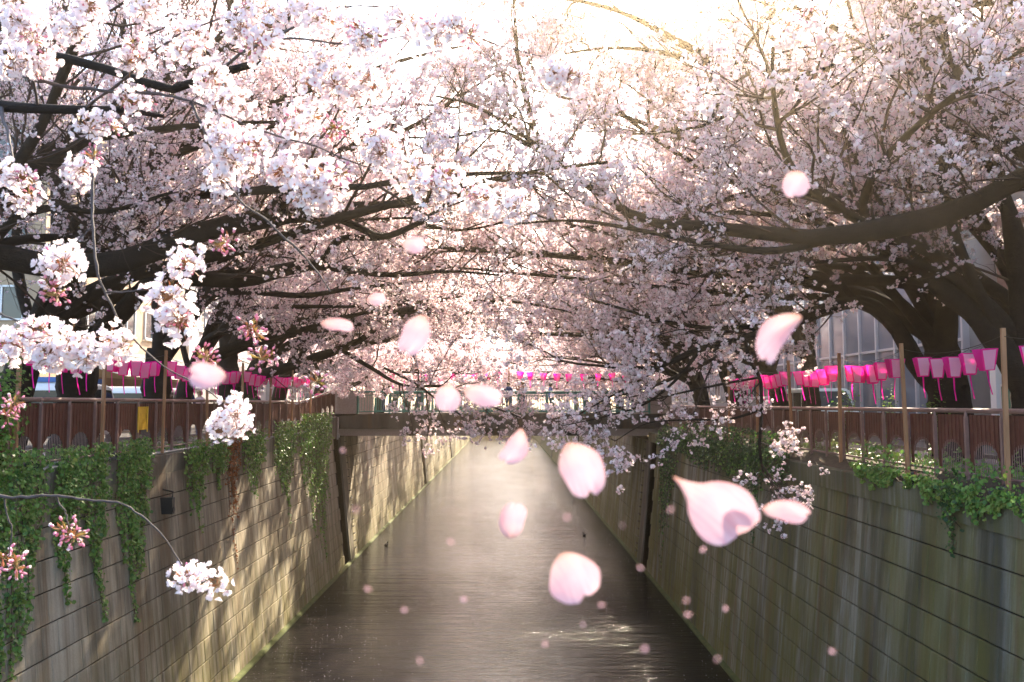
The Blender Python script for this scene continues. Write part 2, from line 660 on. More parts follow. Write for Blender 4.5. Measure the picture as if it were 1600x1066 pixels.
        mb.add([V[i] for i in (0, 3, 5, 7, 9)], [(0, 1, 2, 3, 4)])
        mb.add([V[i] for i in (1, 2, 4, 6, 8)], [(4, 3, 2, 1, 0)])
        mb.build('coping', mcop, root)
        y += ln
        k += 1
    mb = MB()
    for ya, yb in ((50.3, 400),):
        mb.box(rel((min(s * Xf, s * Xk), ya, z0)), rel((max(s * Xf, s * Xk), yb, z1)))
    mb.build('coping', mcop, root)
    return dict(root=root, nrm=nrm, up=up, base=base, L=L, eul=eul)


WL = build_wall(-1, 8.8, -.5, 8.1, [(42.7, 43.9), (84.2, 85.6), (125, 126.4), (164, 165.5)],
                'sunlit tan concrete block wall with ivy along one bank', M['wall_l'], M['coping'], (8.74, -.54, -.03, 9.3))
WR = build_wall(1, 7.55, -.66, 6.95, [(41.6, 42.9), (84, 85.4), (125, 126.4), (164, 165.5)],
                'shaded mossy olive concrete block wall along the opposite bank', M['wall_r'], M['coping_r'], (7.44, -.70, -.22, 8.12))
# earth strip between the low coping and the fence on the shaded bank
sb = MB()
sb.add([(7.6, 3, -.215), (7.6, 43, -.215), (8.08, 43, .01), (8.08, 3, .01)], [(0, 1, 2, 3)])
tag(sb.build('bank_strip', M['soil']), kind='structure')


# ------------------------------------------------------------------ fences
def panel_geo(bay, h, dz=0.0):
    mb = MB()
    n = 16
    y0, y1 = .03, bay - .03
    zb, zt = .13, h - .07
    a0, a1, spring, top = .17, bay - .17, .30, .60
    am, aw = (a0 + a1) / 2, (a1 - a0) / 2
    sh = lambda y: dz * y / bay

    def za(y):
        u = (y - am) / aw
        if abs(u) >= 1:
            return zb
        return spring + (top - spring) * (1 - abs(u) ** 2.2) ** .5
    for i in range(n):
        ya, yb = y0 + (y1 - y0) * i / n, y0 + (y1 - y0) * (i + 1) / n
        x0, x1 = (.004, .016) if i % 2 else (-.008, .004)
        ym = (ya + yb) / 2
        inside = a0 < ym < a1
        zA = za(max(ya, a0 + .004)) if inside else zb
        zB = za(min(yb, a1 - .004)) if inside else zb
        V = [(x0, ya, zA + sh(ya)), (x1, ya, zA + sh(ya)), (x1, yb, zB + sh(yb)), (x0, yb, zB + sh(yb)),
             (x0, ya, zt + sh(ya)), (x1, ya, zt + sh(ya)), (x1, yb, zt + sh(yb)), (x0, yb, zt + sh(yb))]
        mb.add(V, [(0, 3, 2, 1), (4, 5, 6, 7), (0, 1, 5, 4), (1, 2, 6, 5), (2, 3, 7, 6), (3, 0, 4, 7)])
    m = 12
    for i in range(m):
        y = a0 + (a1 - a0) * (i + .5) / m
        z = za(y) + .05
        mb.box((-.020, y - .004, zb - .06 + sh(y)), (-.012, y + .004, z + sh(y)), 1)
    return mb


def build_fence(side, X, zb, h, ys, label, ramped):
    s = side
    bay = 1.05
    root = thing('metal_fence', label, 'fence', (X, ys[0], zb))
    pan = panel_geo(bay, h).mesh('panel', [M['brown'], M['rail']])
    post = MB()
    post.box((-.03, -.028, -.25), (.03, .028, h - .10))
    post.tube([(0, 0, h - .12), (-s * .0, 0, h - .06), (-s * .0, 0, h - .015)], .026, 6)
    postm = post.mesh('post', M['rail'])
    n = int((ys[1] - ys[0]) / bay)
    rail_pts, low_pts = [], []
    for i in range(n + 1):
        y = i * bay
        z0 = float(ramp_z(ys[0] + y)) if ramped else 0
        z1 = float(ramp_z(ys[0] + y + bay)) if ramped else 0
        link('post', postm, root, (-s * .035, y, z0))
        rail_pts.append((0, y, z0 + h))
        low_pts.append((-s * .01, y, z0 + .075))
        if i < n:
            me = pan if abs(z1 - z0) < 1e-4 else panel_geo(bay, h, z1 - z0).mesh('panel', [M['brown'], M['rail']])
            o = link('panel', me, root, (0, y, z0))
            if s > 0:
                pass
    for a in range(0, n, 3):
        b = min(a + 3, n)
        seg = rail_pts[a:b + 1]
        MB().tube(seg, .046, 10).build('rail', M['rail'], root, smooth=False)
        MB().tube(low_pts[a:b + 1], .026, 6).build('bottom_rail', M['rail'], root)
    return root


FL = build_fence(-1, XL, .06, 1.27, (7.6, 43.4), 'maroon metal fence with arched openings on the ivy-hung bank', True)
FR = build_fence(1, XR, -.03, 1.16, (6.0, 41.0), 'maroon metal fence with arched openings on the shaded bank', False)

# yellow notice hung on the fence
ns = thing('notice_board', 'blank yellow notice plate hung on the maroon fence', 'sign', (XL + .06, 20.35, .62))
MB().box((0, -.22, 0), (.012, .30, .56)).build('plate', M['yellow'], ns)
mbs = MB()
for yy in (-.22, .285):
    mbs.box((.012, yy, -.06), (.030, yy + .03, .56))
mbs.build('edge_strip', mat('yellow_edge', (.75, .48, .05), .4), ns)

# steel conduit along the sunlit coping
cp = MB()
ys = np.arange(10, 43, 1.5)
cp.tube([(-8.80, y, .005 + float(ramp_z(y)) + (.01 * math.sin(y * 3))) for y in ys], .028, 6)
tag(cp.build('conduit_pipe', M['steel'], smooth=True), 'thin steel conduit running along the sunlit coping', 'pipe')

# ------------------------------------------------------------------ the bridge
BY0, BY1 = 43.6, 50.0
br = thing('canal_bridge', 'concrete road bridge with teal railings across the canal', 'bridge', (0, BY0, .0))
MB().box((-9.3, .0, -.05), (8.7, 6.4, .62)).build('deck', M['bridge'], br)
MB().box((-9.2, .02, .62), (8.6, .40, .72)).build('kerb_edge', M['bridge'], br)
MB().box((-9.2, 6.0, .62), (8.6, 6.38, .72)).build('kerb_edge', M['bridge'], br)
xs = [-8.9, -5.35, -4.55, -1.1, -.35, 3.1, 3.85, 7.9]
for i in range(0, 8, 2):
    MB().box((xs[i], .12, -.42), (xs[i + 1], 6.2, -.052)).build('beam', M['bridge_post'], br)
for i in (1, 3, 5):
    MB().box((xs[i], .45, -.43), (xs[i + 1], 6.0, -.052)).build('diaphragm', M['bridge'], br)
for sx in (-8.9, 7.6):
    for yy in (.0, 5.4):
        p = MB().box((sx, yy + .02, .62), (sx + 1.1, yy + .5, 1.86)).box((sx - .04, yy - .02, 1.86), (sx + 1.14, yy + .54, 1.95))
        p.build('parapet_post', M['bridge_post'], br)
for yy in (.2, 6.1):
    x0, x1, nb = -7.75, 7.55, 9
    dx = (x1 - x0) / nb
    MB().tube([(x0, yy, 1.87), (x1, yy, 1.87)], .05, 8).build('top_rail', M['teal'], br)
    MB().tube([(x0, yy, .84), (x1, yy, .84)], .03, 6).build('bottom_rail', M['teal'], br)
    MB().tube([(x0, yy, 1.70), (x1, yy, 1.70)], .02, 6).build('mid_rail', M['teal'], br)
    pm = MB().box((-.05, -.05, .70), (.05, .05, 1.85)).mesh('railing_post', M['teal'])
    bm_ = MB()
    for k in range(12):
        x = dx * (k + .5) / 12
        bm_.box((x - .011, -.011, .84), (x + .011, .011, 1.70))
    bars = bm_.mesh('railing_bars', M['teal'])
    for k in range(nb + 1):
        link('railing_post', pm, br, (x0 + k * dx, yy, 0))
        if k < nb:
            link('railing_bars', bars, br, (x0 + k * dx, yy, 0))
# drainpipe on the abutment
dp = MB().tube([(-8.72, 43.52, .55), (-8.72, 43.52, -.6)], .05, 8).box((-8.82, 43.44, -.5), (-8.62, 43.6, -.3))
tag(dp.build('drainpipe', M['steel']), 'short grey drainpipe at the bridge end above the dark slot', 'pipe')
# ------------------------------------------------------------------ cherry trees
def children(par, prad, n_each, t0, t1, length, ang, g, segs, wob, trop, r0, bias=None, upw=.25, rscale=False):
    """grow one generation of branches off parents par (N,S,3)"""
    N, S, _ = par.shape
    n_each = np.broadcast_to(np.asarray(n_each), (N,))
    pi = np.repeat(np.arange(N), n_each)
    K = len(pi)
    t = t0 + (t1 - t0) * g.random(K)
    f = t * (S - 1)
    i = np.clip(f.astype(int), 0, S - 2)
    u = (f - i)[:, None]
    st = par[pi, i] * (1 - u) + par[pi, i + 1] * u
    tan = norm(par[pi, i + 1] - par[pi, i])
    perp = norm(np.cross(tan, g.normal(size=(K, 3))))
    perp = norm(perp + np.array([0, 0, upw]))
    a = R(1) * g.normal(ang[0], ang[1], K)[:, None]
    d = tan * np.cos(a) + perp * np.sin(a)
    if bias is not None:
        d = d + bias
    d = norm(d)
    ln = length[0] + (length[1] - length[0]) * g.random(K)
    ln = ln * (1.15 - .5 * t)
    if rscale:
        ln = ln * np.clip(prad[pi, i] / .04, .38, 1.1)
    step = (ln / (segs - 1))[:, None]
    Pt = np.empty((K, segs, 3))
    Pt[:, 0] = st
    for s in range(1, segs):
        d = norm(d + g.normal(0, wob, (K, 3)) + np.array([0, 0, trop]))
        Pt[:, s] = Pt[:, s - 1] + d * step
    pr = prad[pi, i]
    ra = np.minimum(pr * .75, r0 * (.6 + .5 * ln / max(length[1], 1e-6)))
    Rd = ra[:, None] * np.linspace(1, .28, segs)[None]
    return Pt, Rd


PENT = np.array([[math.cos(a), math.sin(a), .12 * math.sin(2.3 * i)] for i, a in enumerate(np.arange(5) * 2 * PI / 5)])
PENT_F = np.array([[0, 1, 2, 3, 4]])
QUAD = np.array([[1, 0, .15], [.1, .95, -.1], [-1, .1, .12], [-.1, -.95, -.1]])
QUAD_F = np.array([[0, 1, 2, 3]])


def scatter(tmpl, faces, pos, rot, scale):
    n, k = len(pos), len(tmpl)
    V = np.einsum('nij,kj->nki', rot, tmpl) * np.asarray(scale).reshape(-1, 1, 1) + pos[:, None, :]
    Fc = faces[None] + (np.arange(n) * k)[:, None, None]
    return V.reshape(-1, 3), Fc.reshape(-1, faces.shape[1])


def flowers_on(Pt, per, spread, t0, g, each):
    """cluster centres along twigs and flowers round each"""
    K, S, _ = Pt.shape
    n = int(K * per)
    pi = g.integers(0, K, n)
    t = t0 + (1 - t0) * g.random(n) ** .7
    f = t * (S - 1)
    i = np.clip(f.astype(int), 0, S - 2)
    u = (f - i)[:, None]
    c = Pt[pi, i] * (1 - u) + Pt[pi, i + 1] * u
    m = g.integers(each[0], each[1] + 1, n)
    cc = np.repeat(c, m, 0)
    off = norm(g.normal(size=cc.shape) + np.array([0, 0, -.35]))
    return cc + off * spread * (.5 + .7 * g.random((len(cc), 1))), off, c


def blossom_mesh(name, twigs, g, per, spread, each, size, leaf_per, leaf_size, quad=False):
    ps, os_, cs = [], [], []
    for Pt, k in twigs:
        p, o, c = flowers_on(Pt, per * k, spread, .12, g, each)
        ps.append(p), os_.append(o), cs.append(c)
    p, o, c = np.concatenate(ps), np.concatenate(os_), np.concatenate(cs)
    V, Fc = scatter(QUAD if quad else PENT, QUAD_F if quad else PENT_F, p, frames(o + g.normal(0, .45, o.shape), g), size * (.75 + .45 * g.random(len(p))))
    sel = g.random(len(c)) < leaf_per
    lc = np.repeat(c[sel], 2, 0)
    lf = np.array([[0, 0, 0], [.5, .22, .06], [1, 0, -.05], [.5, -.22, .06]])
    V2, F2 = scatter(lf, QUAD_F, lc + g.normal(0, spread * .3, lc.shape), rand_rot(len(lc), g), leaf_size * (.6 + .8 * g.random(len(lc))))
    me = mesh_np(name, np.vstack([V, V2]), [Fc, F2 + len(V)], [M['petal'], M['calyx']],
                 np.concatenate([np.zeros(len(Fc)), np.ones(len(F2))]))
    return me, len(p)


def wood_mesh(name, groups, m):
    mb = MB()
    for Pt, Rd, k in groups:
        V, Fq = tubes(Pt, Rd, k)
        mb.add(V, Fq)
    return mb.mesh(name, m, smooth=True)


def traced(path, n=26):
    """list of (px,py,Y,width_px) -> polyline and radii"""
    a = np.array([[*P(x, y, Y), wd * .5 * Y / F] for x, y, Y, wd in path])
    c = catmull(a, n)
    return c[:, :3], np.maximum(c[:, 3], .004)


def free_limb(start, az, el, length, r0, g, n=26, droop=.035, wob=.05, zfloor=None):
    d = np.array([math.cos(az) * math.cos(el), math.sin(az) * math.cos(el), math.sin(el)])
    pts = [np.array(start, float)]
    step = length / (n - 1)
    drift = g.normal(0, 1, 3)
    for i in range(n - 1):
        if i % 5 == 0:
            drift = g.normal(0, 1, 3)
        d = d + drift * wob + np.array([0, 0, -droop * (1 - i / n * .6)])
        if zfloor is not None and pts[-1][2] < zfloor + 1.2 and i > 6:
            d[2] = max(d[2], .12 if pts[-1][2] < zfloor + .5 else -.05)
        d = d / np.linalg.norm(d)
        pts.append(pts[-1] + d * step)
    t = np.linspace(0, 1, n)
    return np.array(pts), r0 * (1 - .88 * t ** .8)


def rough_limb(Pt, Rd, g, amt=.10):
    """slightly knobbly radius"""
    n = len(Rd)
    k = g.normal(0, 1, n)
    k = np.convolve(k, [.25, .5, .25], 'same')
    return Rd * (1 + amt * k)


def make_tree(name, label, group, limbs, g, origin, dens=1.0, bloom=1.0, size=.021, spread=.042, sides=10,
              l2=(1.2, 2.8), each=(3, 7), leaf=.5, bias2=(0, 0, 0), mult4=8, quad=False, t2=.12, n3=9, zmin=None):
    """limbs: list of (Pt,Rd) world polylines, first is the trunk"""
    origin = np.array(origin, float)
    limbs = [(p - origin, r) for p, r in limbs]
    root = thing(name, label, 'cherry tree', tuple(origin), group=group)
    groups = []
    for p, r in limbs:
        groups.append((p[None], rough_limb(p, r, g)[None], sides))
    link('trunk', wood_mesh('trunk', groups, M['bark']), root)
    par = np.stack([catmull(p, 26) for p, r in limbs[1:]])
    prd = np.stack([np.interp(np.linspace(0, 1, 26), np.linspace(0, 1, len(r)), r) for p, r in limbs[1:]])
    lens = np.linalg.norm(np.diff(par, axis=1), axis=2).sum(1)
    n2 = np.maximum(3, (lens * 2.3 * dens * np.clip(prd[:, 0] / .05, .4, 1))).astype(int)
    P2, R2 = children(par, prd, n2, t2, 1.0, l2, (48, 14), g, 9, .16, .035, .024, np.array(bias2), .45, rscale=True)
    if zmin is not None:
        P2, R2 = cull(P2, R2, zmin)
    P3, R3 = children(P2, R2, max(4, int(n3 * dens)), .12, 1.0, (.45, 1.25), (45, 15), g, 4, .24, .03, .0085, None, .3)
    if zmin is not None:
        P3, R3 = cull(P3, R3, zmin)
    P4, R4 = children(P3, R3, mult4, .1, 1.0, (.14, .46), (42, 16), g, 2, .22, .02, .0040, None, .2)
    tw = link('twigs', wood_mesh('twigs', [(P2, R2, 4), (P3, R3, 3), (P4, R4, 3)], M['twig']), root)
    tag(tw, kind='stuff')
    me, n = blossom_mesh('crown', [(P4, 1.0), (P3, 1.3)], g, 1.9 * bloom, spread, each, size, leaf, .045, quad)
    cr = link('crown', me, root)
    tag(cr, kind='stuff')
    return root


def cull(Pt, Rd, zmin):
    k = Pt[:, :, 2].min(1) > zmin
    return Pt[k], Rd[k]


# ---- the trees whose limbs show one by one
def hero(name, label, base_px, trunk, limbs, seed, extra=(), **kw):
    g = np.random.default_rng(seed)
    tp, tr = traced(trunk)
    L = [(tp, tr)]
    for l in limbs:
        L.append(traced(l))
    top = tp[-1]
    for (az, el, ln, r) in extra:
        L.append(free_limb(tp[-2], R(az), R(el), ln, r, g, zfloor=4.2))
    o = tp[0].copy()
    o[2] = min(o[2], 0)
    return make_tree(name, label, 'cherry trees along the banks', L, g, (o[0], o[1], 0), **kw)


hero('cherry_tree', 'huge cherry limb reaching in over the shaded bank and bending up mid-canal', None,
     [(1945, 790, 10.5, 110), (1940, 640, 10.5, 95), (1915, 520, 10.6, 80), (1880, 450, 10.7, 70)],
     [[(1900, 480, 10.6, 66), (1820, 385, 10.9, 56), (1720, 310, 11.2, 48), (1640, 275, 11.5, 44), (1600, 277, 11.7, 42), (1550, 303, 12, 38), (1500, 328, 12.2, 36), (1430, 348, 12.5, 34), (1350, 362, 12.8, 31), (1280, 372, 13, 29), (1200, 365, 13.3, 25), (1130, 358, 13.6, 22), (1060, 350, 13.8, 19), (1000, 345, 14, 16), (960, 315, 14.2, 15), (930, 297, 14.3, 14), (880, 262, 14.5, 12), (848, 235, 14.6, 11), (828, 180, 14.7, 9), (815, 130, 14.8, 7), (806, 60, 14.9, 6), (803, 0, 15, 5), (800, -80, 15, 3)],
      [(1880, 450, 10.7, 50), (1800, 200, 11, 36), (1700, 40, 11.4, 26), (1600, 4, 12, 19), (1514, 8, 12.3, 11), (1375, 64, 12.6, 9), (1338, 90, 12.8, 8), (1262, 116, 13, 7), (1187, 150, 13.2, 6), (1105, 195, 13.4, 5), (1010, 210, 13.6, 3)],
      [(1300, 372, 13, 16), (1210, 392, 13.2, 12), (1112, 382, 13.4, 9), (1000, 360, 13.6, 7), (900, 345, 13.8, 5), (800, 350, 14, 3)],
      [(848, 235, 14.6, 8), (800, 200, 14.5, 6), (740, 165, 14.4, 5), (680, 150, 14.3, 3)],
      [(850, 240, 14.6, 7), (780, 205, 14.8, 5), (700, 215, 15, 4), (620, 215, 15, 3)],
      [(1105, 192, 13.4, 8), (1130, 150, 13.3, 7), (1155, 90, 13.2, 6), (1200, 30, 13.1, 5), (1260, -40, 13, 4)],
      [(1640, 275, 11.5, 24), (1560, 200, 12, 18), (1500, 120, 12.5, 13), (1450, 20, 13, 8), (1420, -80, 13, 5)]],
     101, extra=((140, 55, 10, .15), (110, 52, 9, .14), (165, 60, 11, .14)), dens=.9, bloom=.5, bias2=(-.05, .32, .12), size=.026)

hero('cherry_tree', 'dark cherry tree leaning in at the edge beside the near lantern string', None,
     [(1618, 770, 14.9, 72), (1612, 640, 14.9, 64), (1606, 590, 14.9, 58), (1600, 560, 14.9, 54)],
     [[(1604, 600, 14.9, 50), (1581, 563, 14.9, 46), (1544, 513, 15, 42), (1510, 480, 15, 36), (1468, 448, 15, 30), (1430, 405, 15.2, 24), (1405, 360, 15.4, 18), (1370, 300, 15.6, 13), (1330, 230, 15.8, 9), (1300, 150, 16, 5)],
      [(1603, 570, 14.9, 46), (1597, 480, 14.7, 38), (1588, 400, 14.5, 28), (1570, 310, 14.4, 20), (1558, 230, 14.3, 16), (1580, 120, 14.2, 12), (1600, 0, 14, 8)],
      [(1598, 530, 14.8, 30), (1574, 510, 14.8, 24), (1550, 483, 14.8, 21), (1525, 459, 14.8, 18), (1480, 430, 14.8, 13), (1400, 405, 14.8, 10), (1300, 408, 14.8, 7), (1200, 420, 14.8, 4)],
      [(1510, 480, 15, 22), (1450, 395, 15.3, 16), (1380, 345, 15.6, 12), (1290, 300, 16, 8), (1180, 290, 16.4, 4)]],
     102, extra=((155, 58, 13, .13), (178, 52, 13, .13), (130, 64, 10, .12)), dens=.85, bloom=.5, bias2=(-.05, .3, .1), size=.028)

hero('cherry_tree', 'cherry tree whose arched limb sweeps low towards the bridge', None,
     [(1486, 730, 17.8, 70), (1481, 640, 17.8, 62), (1476, 590, 17.8, 56), (1472, 545, 17.8, 50)],
     [[(1470, 610, 17.8, 34), (1436, 575, 17.9, 29), (1412, 530, 17.8, 27), (1394, 505, 17.7, 26), (1367, 481, 17.6, 25), (1337, 471, 17.5, 24), (1300, 480, 17.4, 22), (1255, 496, 17.3, 20), (1210, 515, 17.2, 17), (1165, 528, 17.1, 14), (1094, 545, 17, 11), (1037, 571, 17, 9), (1000, 577, 17, 7), (940, 572, 17, 5), (880, 565, 17, 3.5), (850, 548, 17, 2)],
      [(1474, 560, 17.8, 40), (1480, 480, 17.8, 34), (1487, 400, 17.7, 26), (1490, 320, 17.6, 20), (1491, 245, 17.5, 16), (1502, 150, 17.4, 14), (1544, 94, 17.3, 12), (1600, 41, 17.2, 9), (1660, -40, 17, 6)],
      [(1190, 520, 17.2, 9), (1169, 511, 17.2, 8), (1112, 513, 17.2, 7), (1037, 502, 17.2, 6), (990, 488, 17.2, 5), (930, 470, 17.2, 3)],
      [(1164, 530, 17.1, 6), (1170, 560, 17, 6), (1186, 588, 17, 6), (1190, 620, 17, 5.5), (1189, 660, 17, 5), (1187, 700, 17, 4.5), (1192, 738, 17, 3.5)],
      [(1187, 590, 17, 4), (1130, 600, 16.9, 4), (1060, 615, 16.8, 3), (1000, 630, 16.8, 2), (930, 645, 16.8, 1.5)],
      [(1189, 640, 17, 4), (1140, 655, 16.9, 3.5), (1080, 656, 16.8, 3), (1010, 662, 16.8, 2), (960, 690, 16.8, 1.5)],
      [(1094, 546, 17, 6), (1060, 590, 16.9, 4.5), (1010, 630, 16.9, 3.5), (950, 650, 16.9, 2.5), (880, 665, 16.9, 1.5)],
      [(1037, 571, 17, 5), (990, 600, 17, 4), (950, 622, 17, 3), (900, 650, 17, 2)],
      [(1337, 471, 17.5, 12), (1300, 430, 17.2, 10), (1240, 400, 17, 7), (1150, 420, 16.8, 5), (1050, 440, 16.6, 3)]],
     103, extra=((150, 55, 13, .13), (178, 52, 13, .13), (165, 66, 10, .12)), dens=.9, bloom=.6, bias2=(-.06, .26, .04), t2=.25, size=.029)

hero('cherry_tree', 'cherry tree behind the vehicle on the shaded bank', None,
     [(1270, 690, 25.8, 32), (1267, 620, 25.8, 28), (1264, 570, 25.8, 25), (1258, 530, 25.8, 22)],
     [[(1262, 560, 25.8, 18), (1230, 500, 25.5, 15), (1180, 440, 25, 12), (1110, 400, 24.5, 9), (1020, 390, 24, 6), (940, 400, 24, 3)],
      [(1262, 560, 25.8, 18), (1270, 480, 26, 16), (1290, 380, 26, 13), (1300, 260, 26, 10), (1290, 140, 26, 6)],
      [(1260, 555, 25.8, 14), (1200, 540, 25, 11), (1120, 560, 24.5, 8), (1030, 600, 24.2, 5), (960, 620, 24, 3)],
      [(1264, 550, 25.8, 16), (1200, 420, 26.5, 12), (1120, 300, 27, 9), (1020, 230, 27.5, 6), (920, 200, 28, 3)]],
     104, extra=((150, 52, 13, .12), (170, 44, 12, .12), (180, 60, 11, .12)), dens=.9, bloom=.7, size=.036, sides=8, quad=True, mult4=6, zmin=2.2)

# sunlit bank
hero('cherry_tree', 'cherry tree with a thick black limb crossing in front of the tan building', None,
     [(-200, 800, 13.5, 80), (-195, 640, 13.5, 72), (-180, 520, 13.5, 62), (-165, 470, 13.5, 58)],
     [[(-180, 520, 13.5, 56), (-120, 430, 13.6, 48), (-40, 398, 14, 42), (0, 401, 14.3, 40), (56, 412, 14.5, 38), (139, 416, 14.8, 37), (206, 405, 15, 36), (262, 382, 15.2, 36), (326, 360, 15.5, 34), (375, 349, 15.7, 32), (431, 341, 16, 27), (500, 328, 16.2, 19), (560, 322, 16.4, 15), (640, 318, 16.6, 10), (720, 300, 16.8, 7), (800, 285, 17, 4)],
      [(415, 342, 15.9, 24), (440, 315, 16, 23), (470, 288, 16, 20), (520, 246, 16, 16), (560, 226, 16, 12), (640, 200, 16, 8), (720, 150, 16, 5), (780, 110, 16, 3)],
      [(502, 330, 16.2, 12), (562, 356, 16.2, 11), (600, 370, 16.3, 10), (660, 345, 16.4, 8), (720, 305, 16.5, 5), (790, 290, 16.6, 3)],
      [(-170, 480, 13.5, 40), (-100, 330, 13.6, 34), (-30, 270, 13.8, 30), (60, 262, 14, 24), (140, 218, 14.3, 17), (220, 205, 14.5, 12), (330, 195, 14.8, 8), (440, 190, 15, 4)],
      [(-160, 460, 13.5, 36), (-120, 250, 13.3, 28), (-60, 110, 13.2, 20), (20, 20, 13, 14), (120, -60, 13, 8)],
      [(-30, 400, 14, 20), (20, 345, 14, 16), (80, 325, 14.2, 12), (170, 330, 14.4, 8), (270, 300, 14.6, 5)]],
     201, extra=((30, 58, 13, .14), (10, 54, 12, .13), (50, 62, 9, .12), (32, 68, 14, .13)), dens=.9, bloom=.38, leaf=.9, size=.025, bias2=(.06, .28, .1))

hero('cherry_tree', 'stout forked cherry tree beside the white van', None,
     [(118, 715, 20, 74), (118, 640, 20, 62), (120, 600, 20, 58), (124, 560, 20, 56), (125, 545, 20, 52)],
     [[(124, 556, 20, 44), (112, 500, 20, 40), (106, 450, 20, 37), (100, 390, 20, 35), (95, 300, 19.8, 31), (86, 200, 19.5, 27), (80, 120, 19, 22), (92, 40, 19, 16), (120, -60, 19, 10)],
      [(130, 562, 20, 36), (146, 540, 20, 34), (169, 510, 19.5, 32), (195, 484, 19, 30), (232, 446, 18.5, 28), (292, 435, 18, 26), (375, 439, 18, 23), (450, 420, 18, 20), (499, 414, 18, 17), (560, 425, 18, 11), (620, 430, 18, 8), (700, 424, 18, 5), (780, 430, 18, 3)],
      [(470, 418, 18, 12), (506, 405, 18, 11), (522, 380, 17.8, 11), (545, 371, 17.6, 10), (600, 372, 17.5, 8), (650, 352, 17.5, 6), (720, 360, 17.4, 4), (800, 345, 17.3, 3)],
      [(106, 440, 20, 24), (150, 360, 19.6, 20), (190, 290, 19.3, 18), (228, 252, 19, 17), (262, 222, 19, 15), (266, 185, 19, 14), (272, 110, 19, 12), (290, 20, 19, 8), (300, -60, 19, 5)],
      [(95, 300, 19.8, 18), (140, 230, 19.6, 15), (200, 190, 19.4, 12), (290, 190, 19.2, 9), (400, 170, 19, 6), (520, 150, 19, 3)]],
     202, extra=((10, 56, 13, .13), (-15, 54, 12, .12), (30, 64, 10, .12)), dens=.9, bloom=.42, leaf=.9, bias2=(.06, .2, .08), size=.028)

hero('cherry_tree', 'cherry tree with leaning dark trunk just past the shop awning', None,
     [(246, 690, 25, 50), (244, 640, 25, 45), (245, 590, 25, 42), (249, 545, 25, 38)],
     [[(249, 555, 25, 28), (250, 510, 25, 25), (246, 460, 25, 22), (242, 390, 25, 19), (252, 300, 25, 15), (266, 190, 24.5, 12), (275, 90, 24, 9), (290, -20, 24, 5)],
      [(254, 560, 25, 26), (276, 532, 25, 24), (292, 512, 24.8, 23), (302, 488, 24.5, 21), (335, 442, 24, 19), (400, 392, 23, 16), (470, 362, 22, 12), (560, 335, 21.5, 8), (660, 325, 21, 5), (760, 335, 21, 3)],
      [(320, 460, 24.2, 14), (390, 455, 23.5, 12), (470, 462, 23, 9), (560, 450, 22.5, 6), (660, 440, 22, 3)],
      [(242, 390, 25, 14), (300, 320, 24.6, 12), (370, 270, 24.2, 9), (470, 230, 23.8, 6), (580, 190, 23.4, 3)]],
     203, extra=((8, 54, 13, .12), (-15, 50, 12, .12), (20, 64, 11, .12)), dens=.9, bloom=.6, leaf=.8, size=.034, sides=8, quad=True, mult4=6, zmin=2.4)

hero('cherry_tree', 'cherry tree sending two long low limbs out towards the bridge', None,
     [(360, 690, 31.5, 42), (358, 610, 31.5, 36), (355, 570, 31.5, 33), (354, 545, 31.5, 30)],
     [[(355, 555, 31.5, 22), (352, 510, 31.5, 19), (352, 450, 31.4, 16), (365, 370, 31.2, 12), (395, 280, 31, 8), (420, 180, 31, 5)],
      [(356, 560, 31.5, 22), (376, 520, 30.8, 19), (397, 507, 30, 17), (450, 512, 29, 16), (525, 510, 28, 15), (600, 491, 27.5, 12), (680, 478, 27, 9), (760, 470, 27, 6), (830, 475, 27, 4), (900, 490, 27, 2.5)],
      [(358, 600, 31.5, 20), (385, 592, 31, 17), (424, 581, 30, 16), (487, 562, 29, 15), (562, 532, 28.5, 12), (600, 504, 28, 9), (660, 482, 27.6, 6), (730, 455, 27, 4)],
      [(530, 545, 28.7, 7), (580, 575, 28.4, 6), (630, 602, 28, 5), (700, 605, 27.6, 4), (760, 632, 27.2, 3), (820, 655, 27, 2)],
      [(600, 575, 28.3, 4), (650, 600, 28, 3.5), (690, 630, 27.8, 3), (740, 660, 27.6, 2)]],
     204, extra=((10, 50, 13, .12), (-15, 52, 12, .12), (0, 62, 11, .11)), dens=.9, bloom=.65, leaf=.7, size=.037, sides=8, quad=True, mult4=6)


